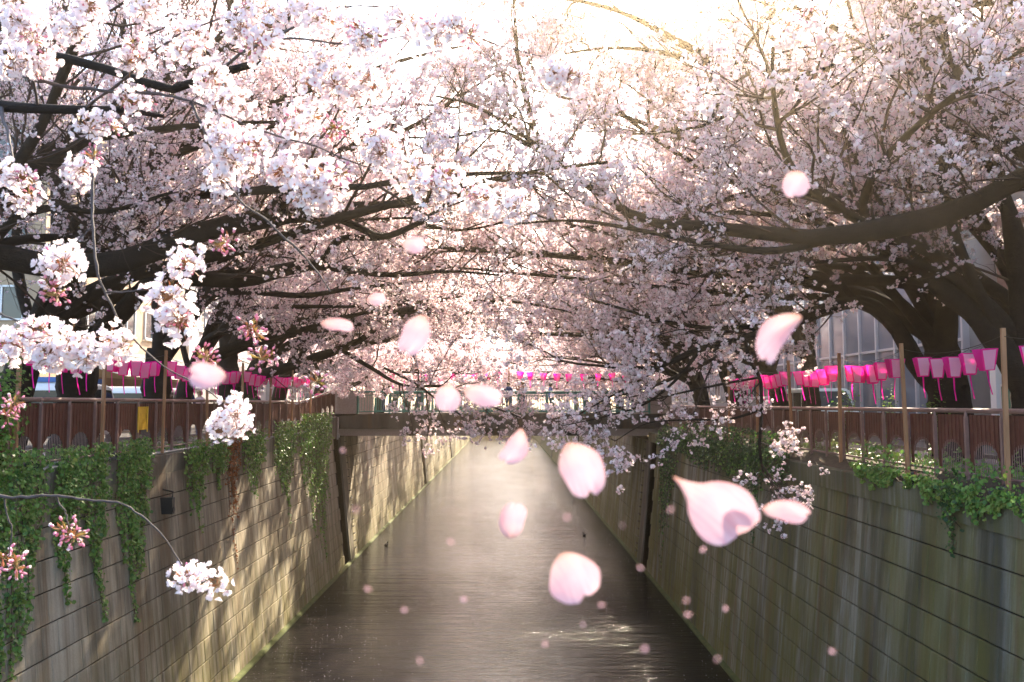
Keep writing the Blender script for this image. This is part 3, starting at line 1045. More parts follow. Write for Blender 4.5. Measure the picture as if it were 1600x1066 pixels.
# ---- the avenue beyond: two tree shapes copied along both banks
def proto_tree(seed, name, label, near=False):
    g = np.random.default_rng(seed)
    tk = np.array([[0, 0, -.3, .40], [.1, .05, .6, .33], [.3, .1, 1.6, .29], [.6, .1, 2.4, .25]])
    c = catmull(tk, 12)
    L = [(c[:, :3], c[:, 3])]
    top = c[-2, :3]
    for az, el, ln, r in ((0, 45, 10.5, .16), (25, 52, 10, .15), (-25, 50, 10, .15), (5, 62, 10, .14), (-15, 72, 9, .13), (50, 58, 8, .13), (-60, 55, 8, .13), (30, 40, 9, .13), (-40, 38, 9, .13), (180, 60, 6, .12)) if near else ((0, 30, 10, .16), (28, 38, 9.5, .15), (-30, 36, 9.5, .15), (10, 55, 9, .14), (-15, 68, 8, .13), (75, 45, 7, .13), (-80, 45, 7, .13), (160, 50, 6, .12), (210, 55, 6, .12)):
        L.append(free_limb(top, R(az + g.normal(0, 6)), R(el + g.normal(0, 4)), ln, r, g, droop=.022 if near else .05, zfloor=3.4 if near else 2.3))
    if near:
        return make_tree(name, label, 'cherry trees along the banks', L, g, (0, 0, 0), dens=.95, bloom=.62, size=.032, spread=.055, sides=7, each=(3, 7), leaf=.6, mult4=6, quad=True, bias2=(.05, 0, .0), zmin=3.2)
    return make_tree(name, label, 'cherry trees along the banks', L, g, (0, 0, 0), dens=.8, bloom=1.3, size=.06, spread=.10, sides=6, each=(2, 4), leaf=.4, mult4=4, quad=True, bias2=(.03, 0, -.06), zmin=.9)


def copy_tree(root, loc, rotz, scale, label):
    r = root.copy()
    COL.objects.link(r)
    r.location = loc
    r.rotation_euler = (0, 0, rotz)
    r.scale = (scale,) * 3
    r['label'] = label
    for ch in root.children:
        c = ch.copy()
        COL.objects.link(c)
        c.parent = r
    return r


ORD = ['first', 'second', 'third', 'fourth', 'fifth', 'sixth', 'seventh', 'eighth', 'ninth', 'tenth', 'eleventh', 'twelfth', 'thirteenth', 'fourteenth', 'fifteenth', 'sixteenth']
tp_a = proto_tree(301, 'cherry_tree', 'x')
tp_b = proto_tree(302, 'cherry_tree', 'x')
tp_c = proto_tree(303, 'cherry_tree', 'x', True)
usedp = {0: False, 1: False}
gq = np.random.default_rng(5)
for bank, xs_, ylist in ((-1, -10.6, (38, 45.5, 53, 61, 69, 78, 88, 99, 112, 127, 145, 165, 190)), (1, 9.7, (33.5, 40.5, 53, 61, 69, 78, 88, 99, 112, 127, 145, 165, 190))):
    for i, y in enumerate(ylist):
        pr = (tp_a, tp_b)[(i + (bank > 0)) % 2] if y > 44 else tp_c
        rz = (0 if bank < 0 else PI) + gq.normal(0, .3)
        sc = .95 + .25 * gq.random() + (.1 if y > 60 else 0)
        lab = 'blossoming cherry tree on the %s bank, %s along the row towards the far end' % ('sunlit' if bank < 0 else 'shaded', ORD[i])
        if y > 44 and not usedp[(i + (bank > 0)) % 2]:
            usedp[(i + (bank > 0)) % 2] = True
            pr.location = (xs_, y, 0)
            pr.rotation_euler = (0, 0, rz)
            pr.scale = (sc,) * 3
            pr['label'] = lab
        else:
            copy_tree(pr, (xs_, y, 0), rz, sc, lab)

# the far end: wall and trees added to block low sky in the water
ew = thing('retaining_wall', 'distant wall added across the canal end to block low sky', 'canal wall', (0, 213, WATER))
MB().box((-9.5, 0, -1), (8.4, .8, 6.9)).build('facing', M['wall_r'], ew)
MB().box((-9.5, -.1, 6.9), (8.4, .9, 7.2)).build('coping', M['coping'], ew)
for i, x in enumerate((-8, -3.5, 1.2, 6.0)):
    copy_tree((tp_a, tp_b)[i % 2], (x, 217 + 2 * (i % 2), 0), -PI / 2 + gq.normal(0, .3), 1.4, 'distant cherry tree added across the canal end, %s of four from the sunlit bank' % ORD[i])

INFILL = [((10.9, 15.6), PI - .35, 1.22, 'high-arching cherry tree above the huge limb, its crown against the sun'),
          ((-11.2, 28.3), -.2, 1.05, 'tall cherry tree between the shop awning and the bridge'),
          ((10.0, 29.6), PI - .25, 1.05, 'white-flowering cherry tree before the bridge on the shaded bank'),
          ((10.5, 19.2), PI + .15, 1.3, 'tallest cherry tree on the shaded bank, its crown closing over the canal'),
          ((-11.2, 18.6), -.1, 1.3, 'tallest cherry tree on the sunlit bank, its crown closing over the canal'),
          ((-11.4, 36.0), .0, 1.35, 'tall cherry tree just before the bridge on the sunlit bank'),
          ((10.4, 37.0), PI, 1.35, 'tall cherry tree just before the bridge on the shaded bank'),
          ((10.3, 42.4), PI - .85, 1.25, 'cherry tree added at the shaded end of the bridge to block sun glint')]  # last tree added to close the gap where sun glinted on the water
for i, ((x, y), rz, sc, lab) in enumerate(INFILL):
    if i == 0:
        tp_c.location = (x, y, 0)
        tp_c.rotation_euler = (0, 0, rz)
        tp_c.scale = (sc,) * 3
        tp_c['label'] = lab
    else:
        copy_tree(tp_c, (x, y, 0), rz, sc, lab)

# ------------------------------------------------------------------ the near tree whose sprays hang into the view
def petal_fan():
    out = np.array([(0, 0), (.34, .34), (.72, .46), (1.0, .24), (.90, 0), (1.0, -.24), (.72, -.46), (.34, -.34)])
    ctr = np.array([[.62, 0.0]])
    p = np.vstack([ctr, out])
    z = .42 * p[:, 0] ** 1.6 - .22 * np.abs(p[:, 1]) ** 1.2 * -1
    V = np.column_stack([p, z])
    Fc = np.array([[0, 1 + i, 1 + (i + 1) % 8] for i in range(8)])
    return V, Fc


def flower_geo(mb, c, axis, r, g, open_=1.0):
    """five notched petals, heart, calyx and stalk end at c, facing axis"""
    Rm = frames(axis[None], g)[0]
    Vp, Fp = petal_fan()
    for k in range(5):
        a = k * 2 * PI / 5 + g.normal(0, .08)
        el = .25 + .15 * g.normal() + (1 - open_) * .9
        V = Vp * r * (1 + .08 * g.normal())
        V = V @ np.array([[math.cos(el), 0, math.sin(el)], [0, 1, 0], [-math.sin(el), 0, math.cos(el)]])
        V = V @ np.array([[math.cos(a), math.sin(a), 0], [-math.sin(a), math.cos(a), 0], [0, 0, 1]])
        mb.add(V @ Rm.T + c, Fp, 0)
    n = 6
    ring = np.array([[math.cos(i * 2 * PI / n) * (.30 if i % 2 else .14) * r, math.sin(i * 2 * PI / n) * (.30 if i % 2 else .14) * r, r * (.36 if i % 2 else .16)] for i in range(n)])
    V = np.vstack([[[0, 0, .05 * r]], ring])
    mb.add(V @ Rm.T + c, np.array([[0, 1 + i, 1 + (i + 1) % n] for i in range(n)]), 1)


def cluster_mesh(name, n, rad, r, g, kind):
    mb = MB()
    dirs = []
    for i in range(n):                      # spread over a ball, thin at the top where the spur joins
        z = 1 - 2 * (i + .5) / n
        z = z * .95 - .05
        a = i * 2.399963 + g.normal(0, .25)
        q = math.sqrt(max(0, 1 - z * z))
        dirs.append(np.array([q * math.cos(a), q * math.sin(a), z]))
    for d in dirs:
        c = d * rad * (.75 + .4 * g.random())
        ax = norm(d + g.normal(0, .28, 3))
        if kind == 'bloom':
            if g.random() < .9:
                flower_geo(mb, c, ax, r * (.88 + .24 * g.random()), g)
            stalk_end = c - ax * r * .1
        else:
            # closed and half-open buds
            if g.random() < .35:
                flower_geo(mb, c, ax, r * .75, g, .45)
            pts = np.array([c - ax * r * .5, c - ax * r * .1, c + ax * r * .45, c + ax * r * .8])
            V, Fq = tubes(pts[None], np.array([[.10, .34, .30, .04]]) * r, 6)
            mb.add(V, Fq, 3)
            stalk_end = c - ax * r * .5
        V, Fq = tubes(np.array([[d * .004, stalk_end * .55 + np.array([0, 0, .004]), stalk_end]]), np.array([[.0013, .0010, .0019]]), 3)
        mb.add(V, Fq, 2)
    for k in range(2 if kind == 'bloom' else 5):   # bronze young leaves at the spur
        d = norm(g.normal(size=3) + [0, 0, .5])
        Rm = frames(d[None], g)[0]
        lf = np.array([[0, 0, 0], [.3, .004, .6], [0, .0, 1.0], [-.3, .004, .6]]) * [.018, 1, .038]
        mb.add(lf @ Rm.T, [[0, 1, 2, 3]], 2)
    return mb.mesh(name, [M['petal_near'], M['heart'], M['calyx'], M['bud']])


gf = np.random.default_rng(77)
near = thing('cherry_tree', 'near cherry tree whose flower-laden sprays hang across the upper corner', 'cherry tree', (-9.9, 5.6, 0), group='cherry trees along the banks')
NO = np.array([-9.9, 5.6, 0.0])
tk = catmull(np.array([[0, 0, -.3, .42], [.1, 0, .7, .36], [.4, -.1, 1.9, .30], [.8, -.2, 2.8, .24]]), 14)
lim = []
for ctrl in ([[.8, -.2, 2.7, .20], [2.2, -.6, 3.3, .16], [4.2, -.9, 3.5, .12], *[list(P(x, y, Y) - NO) + [wd * .5 * Y / F] for x, y, Y, wd in ((-300, 145, 4.9, 32), (-60, 162, 4.2, 22), (0, 166, 4.0, 19), (60, 170, 3.9, 16), (130, 172, 3.8, 14), (210, 172, 3.7, 10), (255, 182, 3.7, 6))]],
             [[.8, -.2, 2.7, .16], [2.4, -.2, 3.9, .12], [4.6, -.5, 4.0, .09], *[list(P(x, y, Y) - NO) + [wd * .5 * Y / F] for x, y, Y, wd in ((-80, 60, 4.8, 17), (120, 95, 4.7, 15), (270, 140, 4.6, 14), (330, 118, 4.6, 13), (400, 98, 4.6, 12), (440, 55, 4.7, 11), (455, 0, 4.8, 10), (450, -80, 4.9, 6))]]):
    c = catmull(np.array(ctrl), 40)
    lim.append((c[:, :3], np.maximum(c[:, 3], .004)))
link('trunk', wood_mesh('trunk', [(tk[None, :, :3], tk[None, :, 3], 12)] + [(p[None], rough_limb(p, r, gf, .06)[None], 9) for p, r in lim], M['bark']), near)
M['twig_near'] = noisy('near_twig_bark', (.045, .036, .036), (.09, .075, .075), 40, .75, .3)
SPRAYS = [
    [(-80, 60, 3.9, 13), (25, 112, 3.6, 10), (80, 130, 3.5, 9), (150, 140, 3.4, 8), (195, 145, 3.4, 7), (260, 150, 3.3, 6), (322, 165, 3.2, 5), (400, 200, 3.2, 4.5), (480, 225, 3.1, 4), (560, 258, 3.1, 3.2), (640, 275, 3.0, 2.6), (700, 290, 3.0, 2.2), (780, 306, 3.0, 1.6)],
    [(150, 172, 3.75, 8), (152, 210, 3.4, 7), (147, 260, 3.1, 6.5), (146, 330, 3.0, 6), (150, 415, 2.9, 5.6), (165, 460, 2.9, 5), (190, 508, 2.9, 4), (228, 550, 2.9, 3.4), (290, 590, 2.9, 3), (340, 622, 2.9, 2.4), (356, 640, 2.9, 1.8)],
    [(300, 160, 3.25, 7), (325, 215, 3.2, 6), (350, 275, 3.2, 5.4), (375, 312, 3.2, 5), (420, 350, 3.1, 5), (470, 395, 3.1, 4.4), (515, 455, 3.1, 2.6)],
    [(-140, 730, 3.2, 9), (-60, 765, 3.0, 8), (0, 777, 2.9, 7), (45, 778, 2.9, 6.6), (90, 774, 2.9, 6), (150, 782, 2.9, 5), (200, 790, 2.9, 4.4), (248, 833, 2.9, 3.8), (285, 885, 2.9, 3)],
    [(88, 776, 2.9, 4), (100, 798, 2.9, 3), (112, 826, 2.9, 2.2)],
    [(8, 778, 2.9, 4), (16, 830, 2.9, 3), (14, 870, 2.9, 2.2)],
    [(330, 118, 4.5, 8), (400, 72, 3.8, 6.5), (480, 62, 3.4, 5.4), (560, 72, 3.2, 4.4), (640, 55, 3.1, 3.6), (730, 52, 3.0, 3), (800, 76, 3.0, 2.4), (880, 96, 3.0, 1.6)],
    [(-90, 440, 3.2, 7), (-20, 480, 3.0, 5.4), (40, 508, 2.9, 4.6), (100, 525, 2.9, 3.8), (190, 528, 2.9, 2.6)],
    [(0, 166, 4.0, 9), (12, 215, 3.6, 6), (20, 255, 3.4, 4.5), (30, 285, 3.3, 3)],
    [(130, 172, 3.8, 7), (185, 130, 3.6, 6), (240, 80, 3.4, 5), (300, 48, 3.3, 4), (370, 22, 3.2, 3)],
    [(60, 170, 3.9, 7), (50, 110, 3.7, 5.5), (60, 60, 3.6, 4.5), (90, 20, 3.5, 3)],
    [(146, 345, 3.0, 4), (120, 380, 2.95, 3.2), (98, 415, 2.9, 2.4)],
    [(165, 460, 2.9, 4), (215, 455, 2.85, 3.2), (268, 452, 2.85, 2.2)],
    [(480, 225, 3.1, 3.4), (530, 150, 3.05, 3), (555, 110, 3.0, 2)],
    [(560, 258, 3.1, 3), (590, 232, 3.05, 2.4), (602, 215, 3.05, 1.8)],
    [(440, 55, 4.7, 7), (500, 20, 3.9, 5), (560, 8, 3.4, 4), (640, 10, 3.2, 2.6)],
]
for sp in SPRAYS:
    a = np.array([[*(P(x, y, Y) - NO), wd * .5 * Y / F] for x, y, Y, wd in sp])
    c = catmull(a, 6 * len(sp))
    c[:, :3] += np.convolve(gf.normal(0, 1, len(c)), np.ones(5) / 5, 'same')[:, None] * gf.normal(0, .004, 3)
    c[:, :3] += np.stack([np.convolve(gf.normal(0, 1, len(c)), np.ones(4) / 4, 'same') for _ in range(3)], -1) * .005
    V, Fq = tubes(c[None, :, :3], np.maximum(c[None, :, 3] * .72 * (1 + .12 * gf.normal(0, 1, (1, len(c)))), .0014), 7)
    link('spray_branch', mesh_np('spray_branch', V, Fq, [M['twig_near']], None, True), near)
bloom = [cluster_mesh('blossom_cluster', 15, .050, .0185, np.random.default_rng(400 + i), 'bloom') for i in range(4)]
buds = [cluster_mesh('bud_cluster', 11, .038, .013, np.random.default_rng(420 + i), 'bud') for i in range(3)]
# (px, py, spread px, depth, white clusters, bud clusters)
FG = [(40, 48, 70, 3.5, 6, 1), (112, 42, 50, 3.4, 3, 0), (62, 100, 46, 3.4, 3, 1), (25, 8, 50, 3.5, 3, 0), (8, 95, 30, 3.3, 2, 0), (150, 18, 30, 3.4, 2, 0),
      (292, 62, 56, 3.3, 4, 1), (382, 26, 80, 3.2, 7, 1), (402, 72, 40, 3.1, 2, 1), (205, 82, 40, 3.4, 2, 1), (232, 10, 44, 3.3, 3, 0), (215, 150, 40, 3.4, 1, 2),
      (162, 203, 50, 3.3, 3, 1), (150, 250, 24, 3.1, 0, 2), (30, 272, 36, 3.3, 2, 1), (35, 310, 24, 3.3, 1, 1), (128, 272, 20, 3.1, 1, 1),
      (322, 130, 40, 3.2, 2, 1), (365, 148, 34, 3.2, 2, 0), (350, 210, 30, 3.2, 2, 1), (368, 236, 78, 3.1, 7, 1), (345, 285, 20, 3.2, 1, 0), (490, 278, 86, 3.0, 7, 1), (440, 262, 30, 3.1, 2, 1),
      (468, 186, 44, 3.1, 2, 1), (512, 118, 56, 3.05, 4, 0), (558, 132, 60, 3.0, 4, 0), (575, 60, 40, 3.0, 2, 2), (500, 22, 54, 3.2, 3, 0), (545, 40, 40, 3.1, 2, 1), (468, 15, 30, 3.3, 2, 0),
      (598, 228, 50, 3.0, 4, 1), (520, 205, 24, 3.05, 0, 2), (640, 272, 34, 3.0, 2, 0), (690, 285, 50, 3.0, 3, 1), (752, 302, 36, 3.0, 2, 1), (800, 318, 34, 3.0, 2, 0),
      (676, 45, 44, 3.0, 2, 2), (722, 55, 50, 3.0, 3, 1), (622, 30, 40, 3.1, 2, 1), (862, 104, 44, 3.0, 3, 0), (900, 110, 40, 3.0, 2, 0),
      (85, 412, 34, 2.9, 2, 1), (110, 402, 24, 2.9, 1, 0), (85, 455, 30, 2.9, 0, 3), (262, 462, 40, 2.85, 3, 0), (290, 415, 24, 2.85, 1, 1), (275, 500, 34, 2.85, 1, 3),
      (18, 535, 36, 2.9, 2, 1), (55, 520, 24, 2.9, 1, 1), (92, 548, 64, 2.85, 5, 0), (130, 556, 30, 2.85, 2, 0), (188, 540, 44, 2.9, 2, 1), (310, 560, 40, 2.9, 0, 3), (420, 570, 36, 2.9, 0, 2),
      (356, 652, 60, 2.9, 5, 1), (300, 905, 36, 2.9, 2, 1), (335, 910, 24, 2.9, 1, 0), (110, 832, 34, 2.9, 0, 3), (15, 880, 34, 2.9, 0, 3), (10, 640, 40, 2.9, 0, 3), (395, 515, 30, 3.0, 0, 2), (345, 380, 24, 3.0, 0, 2), (500, 590, 24, 3.0, 0, 1)]
for (x, y, wd, Y, nb, nd) in FG:
    nb = int(round(nb * 1.5))
    for k in range(nb + nd):
        a, q = gf.random() * 2 * PI, math.sqrt(gf.random()) * wd * .5
        p = P(x + q * math.cos(a), y + q * math.sin(a) * .8, Y + gf.normal(0, .05)) - NO
        if k < nb:
            o = link('blossom_cluster', bloom[gf.integers(4)], near, p, (gf.normal(0, .5), gf.normal(0, .5), gf.random() * 6.28))
            o.scale = ((.9 if y < 600 else .66) + .32 * gf.random(),) * 3
        else:
            o = link('bud_cluster', buds[gf.integers(3)], near, p, (gf.normal(0, .5), gf.normal(0, .5), gf.random() * 6.28))
            o.scale = (.8 + .4 * gf.random(),) * 3

# a spray of the opposite bank's tree in the other top corner
rs = thing('blossom_spray', 'single out-of-focus blossom spray dipping in near the sun', 'blossom', tuple(P(1250, 35, 3.6)))
o0 = P(1250, 35, 3.6)
c = catmull(np.array([[*(P(x, y, Y) - o0), wd * .5 * Y / F] for x, y, Y, wd in ((1330, -160, 3.9, 6), (1300, -60, 3.8, 5), (1270, 0, 3.7, 3.5), (1250, 30, 3.6, 2))]), 16)
V, Fq = tubes(c[None, :, :3], c[None, :, 3], 6)
link('spray_branch', mesh_np('spray_branch', V, Fq, [M['twig_near']], None, True), rs)
for (dx, dy, kd) in ((-22, 8, 0), (-10, 14, 0), (8, -6, 1), (18, -14, 0)):
    link('blossom_cluster' if kd == 0 else 'bud_cluster', bloom[1] if kd == 0 else buds[0], rs, P(1250 + dx, 35 + dy, 3.6) - o0, (dx, dy, 1))

# ------------------------------------------------------------------ lantern poles, cords and lanterns
def lantern_parts():
    h, a, b = .37, .150, .088
    sh = MB()
    c0 = [(-b, -b, -h), (b, -b, -h), (b, b, -h), (-b, b, -h)]
    c1 = [(-a, -a, 0), (a, -a, 0), (a, a, 0), (-a, a, 0)]
    sh.add(c0 + c1, [(i, (i + 1) % 4, 4 + (i + 1) % 4, 4 + i) for i in range(4)])
    sh.add([(x * .98, y * .98, -h + .004) for x, y, z in c0], [(3, 2, 1, 0)])
    shade = sh.mesh('shade', M['lantern_pink'])

    def panel(axis, sg):
        mb = MB()
        e = .006
        pts = []
        for f, wd in ((.05, .76), (.95, .76)):
            hw = b + (a - b) * f
            z = -h + h * f
            for u in ((-1, 1) if f < .5 else (1, -1)):
                d = (hw + e) * sg
                t = hw * wd * u
                pts.append((d, t, z) if axis == 'x' else (t, d, z))
        mb.add(pts, [(0, 1, 2, 3)])
        return mb.mesh('paper_panel', M['lantern_white'])
    panels = [panel('y', -1), panel('y', 1)]
    tl = MB()
    tl.add([(-.016, 0, -h), (.016, 0, -h), (.022, .03, -h - .22), (.0, .03, -h - .22)], [(0, 1, 2, 3)])
    tl.add([(.0, .03, -h - .22), (.022, .03, -h - .22), (.05, .05, -h - .42), (.03, .05, -h - .42)], [(0, 1, 2, 3)])
    tail = tl.mesh('paper_tail', M['lantern_pink'])
    wr = MB()
    for x, y in ((a, a), (-a, a), (a, -a), (-a, -a)):
        wr.tube([(x * .97, y * .97, 0), (0, 0, .07)], .003, 3, cap=False)
    wr.tube([(0, 0, .07), (0, 0, .10)], .004, 4)
    hang = wr.mesh('hanger', M['wire'])
    return shade, panels, tail, hang


LP = lantern_parts()
gl = np.random.default_rng(21)


def lantern(p, rz, label, group, sc=1.0):
    t = thing('paper_lantern', label, 'lantern', (p[0], p[1], p[2] - .10 * sc), rz, group)
    t.scale = (sc,) * 3
    t.rotation_euler = (gl.normal(0, .05), gl.normal(0, .05), rz)
    link('shade', LP[0], t)
    for pn in LP[1]:
        link('paper_panel', pn, t)
    tt = link('paper_tail', LP[2], t)
    tt.rotation_euler = (0, 0, gl.normal(0, .8))
    link('hanger', LP[3], t)
    return t


def lantern_run(X, ys, ztop, zfoot, bank, rz0, ramped=False):
    pm = MB().box((-.032, -.028, 0), (.032, .028, 1.0)).mesh('pole', M['timber'])
    pts = []
    for i, y in enumerate(ys):
        dz = float(ramp_z(y)) if ramped else 0
        o = link('lantern_pole', pm, None, (X, y, zfoot + dz))
        o.scale = (1, 1, ztop + .12 - zfoot)
        o.rotation_euler = (gl.normal(0, .012), gl.normal(0, .012), gl.normal(0, .1))
        tag(o, 'slim timber pole tied to the %s fence, %s pole along from the near end' % (bank, ORD[i]), 'pole', 'timber lantern poles')
        pts.append(np.array([X, y, ztop + dz]))
    cord = []
    for i in range(len(ys) - 1):
        for k in range(12):
            t = k / 12
            p = pts[i] * (1 - t) + pts[i + 1] * t
            p = p - np.array([0, 0, .16 * 4 * t * (1 - t)])
            cord.append(p)
    cord.append(pts[-1])
    tag(MB().tube(cord, .006, 4, cap=False).build('lantern_string', M['wire']), 'thin dark cord carrying the pink lanterns above the %s fence' % bank, 'cord')
    for i in range(len(ys) - 1):
        for k in range(5):
            t = .13 + .162 * k + gl.normal(0, .012)
            p = pts[i] * (1 - t) + pts[i + 1] * t - np.array([0, 0, .16 * 4 * t * (1 - t)])
            lantern(p, rz0 + gl.normal(0, .22), 'pink and white paper lantern over the %s fence, %s of five after the %s pole' % (bank, ORD[k], ORD[i]), 'festival lanterns over the %s fence' % bank, .95 + .1 * gl.random())


lantern_run(7.84, [9.8, 13.05, 16.3, 19.55, 22.8, 26.05, 29.3], 2.32, -.12, 'shaded', R(-22))
lantern_run(-8.74, [11.8, 15.0, 18.2, 21.4, 24.6, 27.8, 31.0, 34.2, 37.4], 2.50, .0, 'sunlit', R(20), True)
# across the bridge
bp = []
for i, x in enumerate((-8.6, 0.2, 8.4)):
    o = MB().tube([(0, 0, 0), (0, 0, 2.85)], .04, 6).build('lantern_pole', M['timber'], None, (x, 50.2, .6))
    tag(o, 'timber pole carrying the lantern cord over the bridge, %s from the sunlit bank' % ORD[i], 'pole', 'timber lantern poles')
    bp.append(np.array([x, 50.2, 3.35]))
cord = []
for a, b in ((0, 1), (1, 2)):
    for k in range(10):
        t = k / 10
        cord.append(bp[a] * (1 - t) + bp[b] * t - np.array([0, 0, .2 * 4 * t * (1 - t)]))
cord.append(bp[2])
tag(MB().tube(cord, .008, 4, cap=False).build('lantern_string', M['wire']), 'thin cord of lanterns strung across the bridge', 'cord')
xs_b = [-7.6, -6.9, -6.1, -5.3, -4.7, -3.9, -3.2, -2.5, -1.9, -1.1, -.5, .9, 1.5, 2.3, 3.1, 3.8, 4.7, 5.6, 6.4, 7.2]
for i, x in enumerate(xs_b):
    a, b = (0, 1) if x < .2 else (1, 2)
    t = (x - bp[a][0]) / (bp[b][0] - bp[a][0])
    p = bp[a] * (1 - t) + bp[b] * t - np.array([0, 0, .2 * 4 * t * (1 - t)])
    lantern(p, gl.normal(0, .5), 'small pink paper lantern strung over the bridge, %s of twenty from the sunlit bank' % (ORD + ['seventeenth', 'eighteenth', 'nineteenth', 'twentieth'])[i], 'festival lanterns across the bridge', 1.15)

# ------------------------------------------------------------------ ivy and shrubs
LEAF = np.array([[0, 0, 0], [.42, .30, .10], [.55, .80, -.05], [0, 1.15, -.12], [-.55, .80, -.05], [-.42, .30, .10]])
LEAF_F = np.array([[0, 1, 2, 3], [0, 3, 4, 5]])


def leaf_cloud(pos, face, size, g):
    z = norm(face + g.normal(0, .45, pos.shape))
    down = np.array([0, 0, -1.0]) + g.normal(0, .5, pos.shape)
    y = norm(down - (down * z).sum(1, keepdims=True) * z)
    x = np.cross(y, z)
    return scatter(LEAF, LEAF_F, pos, np.stack([x, y, z], -1), size * (.45 + 1.1 * g.random(len(pos)) ** 1.5))


def ivy(label, W, side, y0, y1, ztop, zlow, n, seed, mats=('ivy',), thick=.16, size=.05, taper=.5, mound=.3, strands=None, pale=.12, name='ivy_curtain'):
    """hanging ivy: strands that fall from the coping down the battered face"""
    g = np.random.default_rng(seed)
    s = side
    Xc = W['base'][0]
    ns = strands or max(6, int((y1 - y0) * 9))
    sy = y0 + (y1 - y0) * (np.arange(ns) + g.random(ns)) / ns
    u = (sy - (y0 + y1) / 2) / ((y1 - y0) / 2)
    ln = (ztop - zlow) * (1 - taper * np.abs(u) ** 1.5) * (.45 + .55 * g.random(ns))
    ln[g.integers(0, ns, max(1, ns // 6))] *= 1.0
    ln[np.argmax(ln)] = ztop - zlow
    wts = ln / ln.sum()
    k = g.choice(ns, n, p=wts)
    t = g.random(n) ** 1.15
    z = ztop - t * ln[k]
    y = sy[k] + g.normal(0, .06, n) * (1.2 - .6 * t) + .10 * np.sin(z * 2.1 + k)
    xw = Xc + W['up'][0] / W['up'][2] * (z - WATER)
    out = np.abs(g.normal(0, .5, n)) * thick * (1.15 - .8 * t) + .07
    lip = np.where(z > -.75, .12, 0.0)
    x = xw - s * (out + lip)
    top = g.random(n) < mound * .35
    z = np.where(top, ztop + g.random(n) * mound, z)
    x = np.where(top, s * (abs(Xc) + .62 - (.05 if s < 0 else -.05)) - s * g.random(n) * .25, x)
    pos = np.stack([x, y, z], -1)
    o = np.array([s * abs(Xc), (y0 + y1) / 2, ztop])
    face = np.tile(np.array([-s * .8, -.25, .45]), (n, 1))
    V, Fc = leaf_cloud(pos - o, face, size, g)
    nf = len(Fc) // n
    mi = np.repeat((g.random(n) < pale + .25 * t).astype(int), nf)
    me = mesh_np('foliage', V, Fc, [M[mats[0]], M[mats[-1] if len(mats) > 1 else 'ivy_pale']], mi)
    root = thing(name, label, 'ivy', tuple(o), group='ivy on the canal walls')
    tag(link('foliage', me, root), kind='stuff')
    st = MB()
    for i in range(ns):
        zz = np.linspace(ztop, ztop - ln[i] * .95, 6)
        yy = sy[i] + .10 * np.sin(zz * 2.1 + i)
        xx = Xc + W['up'][0] / W['up'][2] * (zz - WATER) - s * (.065 + np.where(zz > -.75, .12, 0))
        st.tube(np.stack([xx, yy, zz], -1) - o, .006, 3, cap=False)
    tag(st.build('stems', M['twig'], root), kind='stuff')
    return root


IV = [('broad dark ivy curtain at the very edge of the sunlit wall', 13.3, 15.75, .12, -3.5, 4600, .35, .32),
      ('ivy curtain with a ragged hem beside the broad dark one', 16.2, 17.15, .10, -2.6, 2200, .3, .3),
      ('thin trailing ivy curtain reaching low, third from the edge', 17.5, 18.2, .15, -3.3, 1700, .5, .3),
      ('thick ivy curtain ending in two long tails before the bare wall', 18.75, 20.3, .15, -3.7, 3400, .45, .3),
      ('narrow yellow-green ivy just past the black drain valve', 22.7, 24.4, .05, -2.4, 1300, .7, .22),
      ('short ivy tuft next to the rust-red dead vine', 24.7, 26.0, .05, -1.3, 1000, .5, .25),
      ('small pale ivy patch past the rust-red dead vine', 27.6, 30.0, .10, -2.0, 1500, .6, .3),
      ('long straggling ivy before the last curtain at the bridge', 31.3, 34.4, .25, -3.4, 2300, .7, .35),
      ('dense ivy curtain tapering to a long tail beside the bridge', 34.8, 41.5, .45, -5.9, 5200, .85, .4)]
for i, (lab, a, b, zt, zl, n, tp, md) in enumerate(IV):
    ivy(lab, WL, -1, a, b, zt, zl, n, 500 + i, ('ivy', 'ivy_pale'), taper=tp, mound=md, size=.055 if b < 31 else .065)
ivy('rust-red dead vine hanging on the sunlit wall', WL, -1, 25.9, 27.2, .02, -3.9, 900, 520, ('dead', 'dead'), thick=.10, taper=.85, mound=.15, size=.05)
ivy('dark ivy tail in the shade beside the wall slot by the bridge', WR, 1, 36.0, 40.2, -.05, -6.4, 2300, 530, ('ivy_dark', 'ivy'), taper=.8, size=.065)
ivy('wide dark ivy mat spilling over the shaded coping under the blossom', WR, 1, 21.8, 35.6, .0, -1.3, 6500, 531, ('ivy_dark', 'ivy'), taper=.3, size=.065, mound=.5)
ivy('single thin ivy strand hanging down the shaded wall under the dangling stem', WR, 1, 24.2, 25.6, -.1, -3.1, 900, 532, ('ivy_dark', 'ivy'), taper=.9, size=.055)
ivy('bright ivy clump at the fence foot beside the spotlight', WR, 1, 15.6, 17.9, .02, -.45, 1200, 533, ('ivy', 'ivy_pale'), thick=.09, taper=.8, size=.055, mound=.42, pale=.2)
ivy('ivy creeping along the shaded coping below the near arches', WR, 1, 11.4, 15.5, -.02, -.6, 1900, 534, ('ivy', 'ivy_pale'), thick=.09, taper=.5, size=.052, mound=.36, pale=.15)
ivy('short ivy tendril dangling over the shaded coping at the edge of view', WR, 1, 13.5, 14.2, -.1, -1.25, 350, 535, ('ivy_dark', 'ivy'), taper=.7, size=.05)


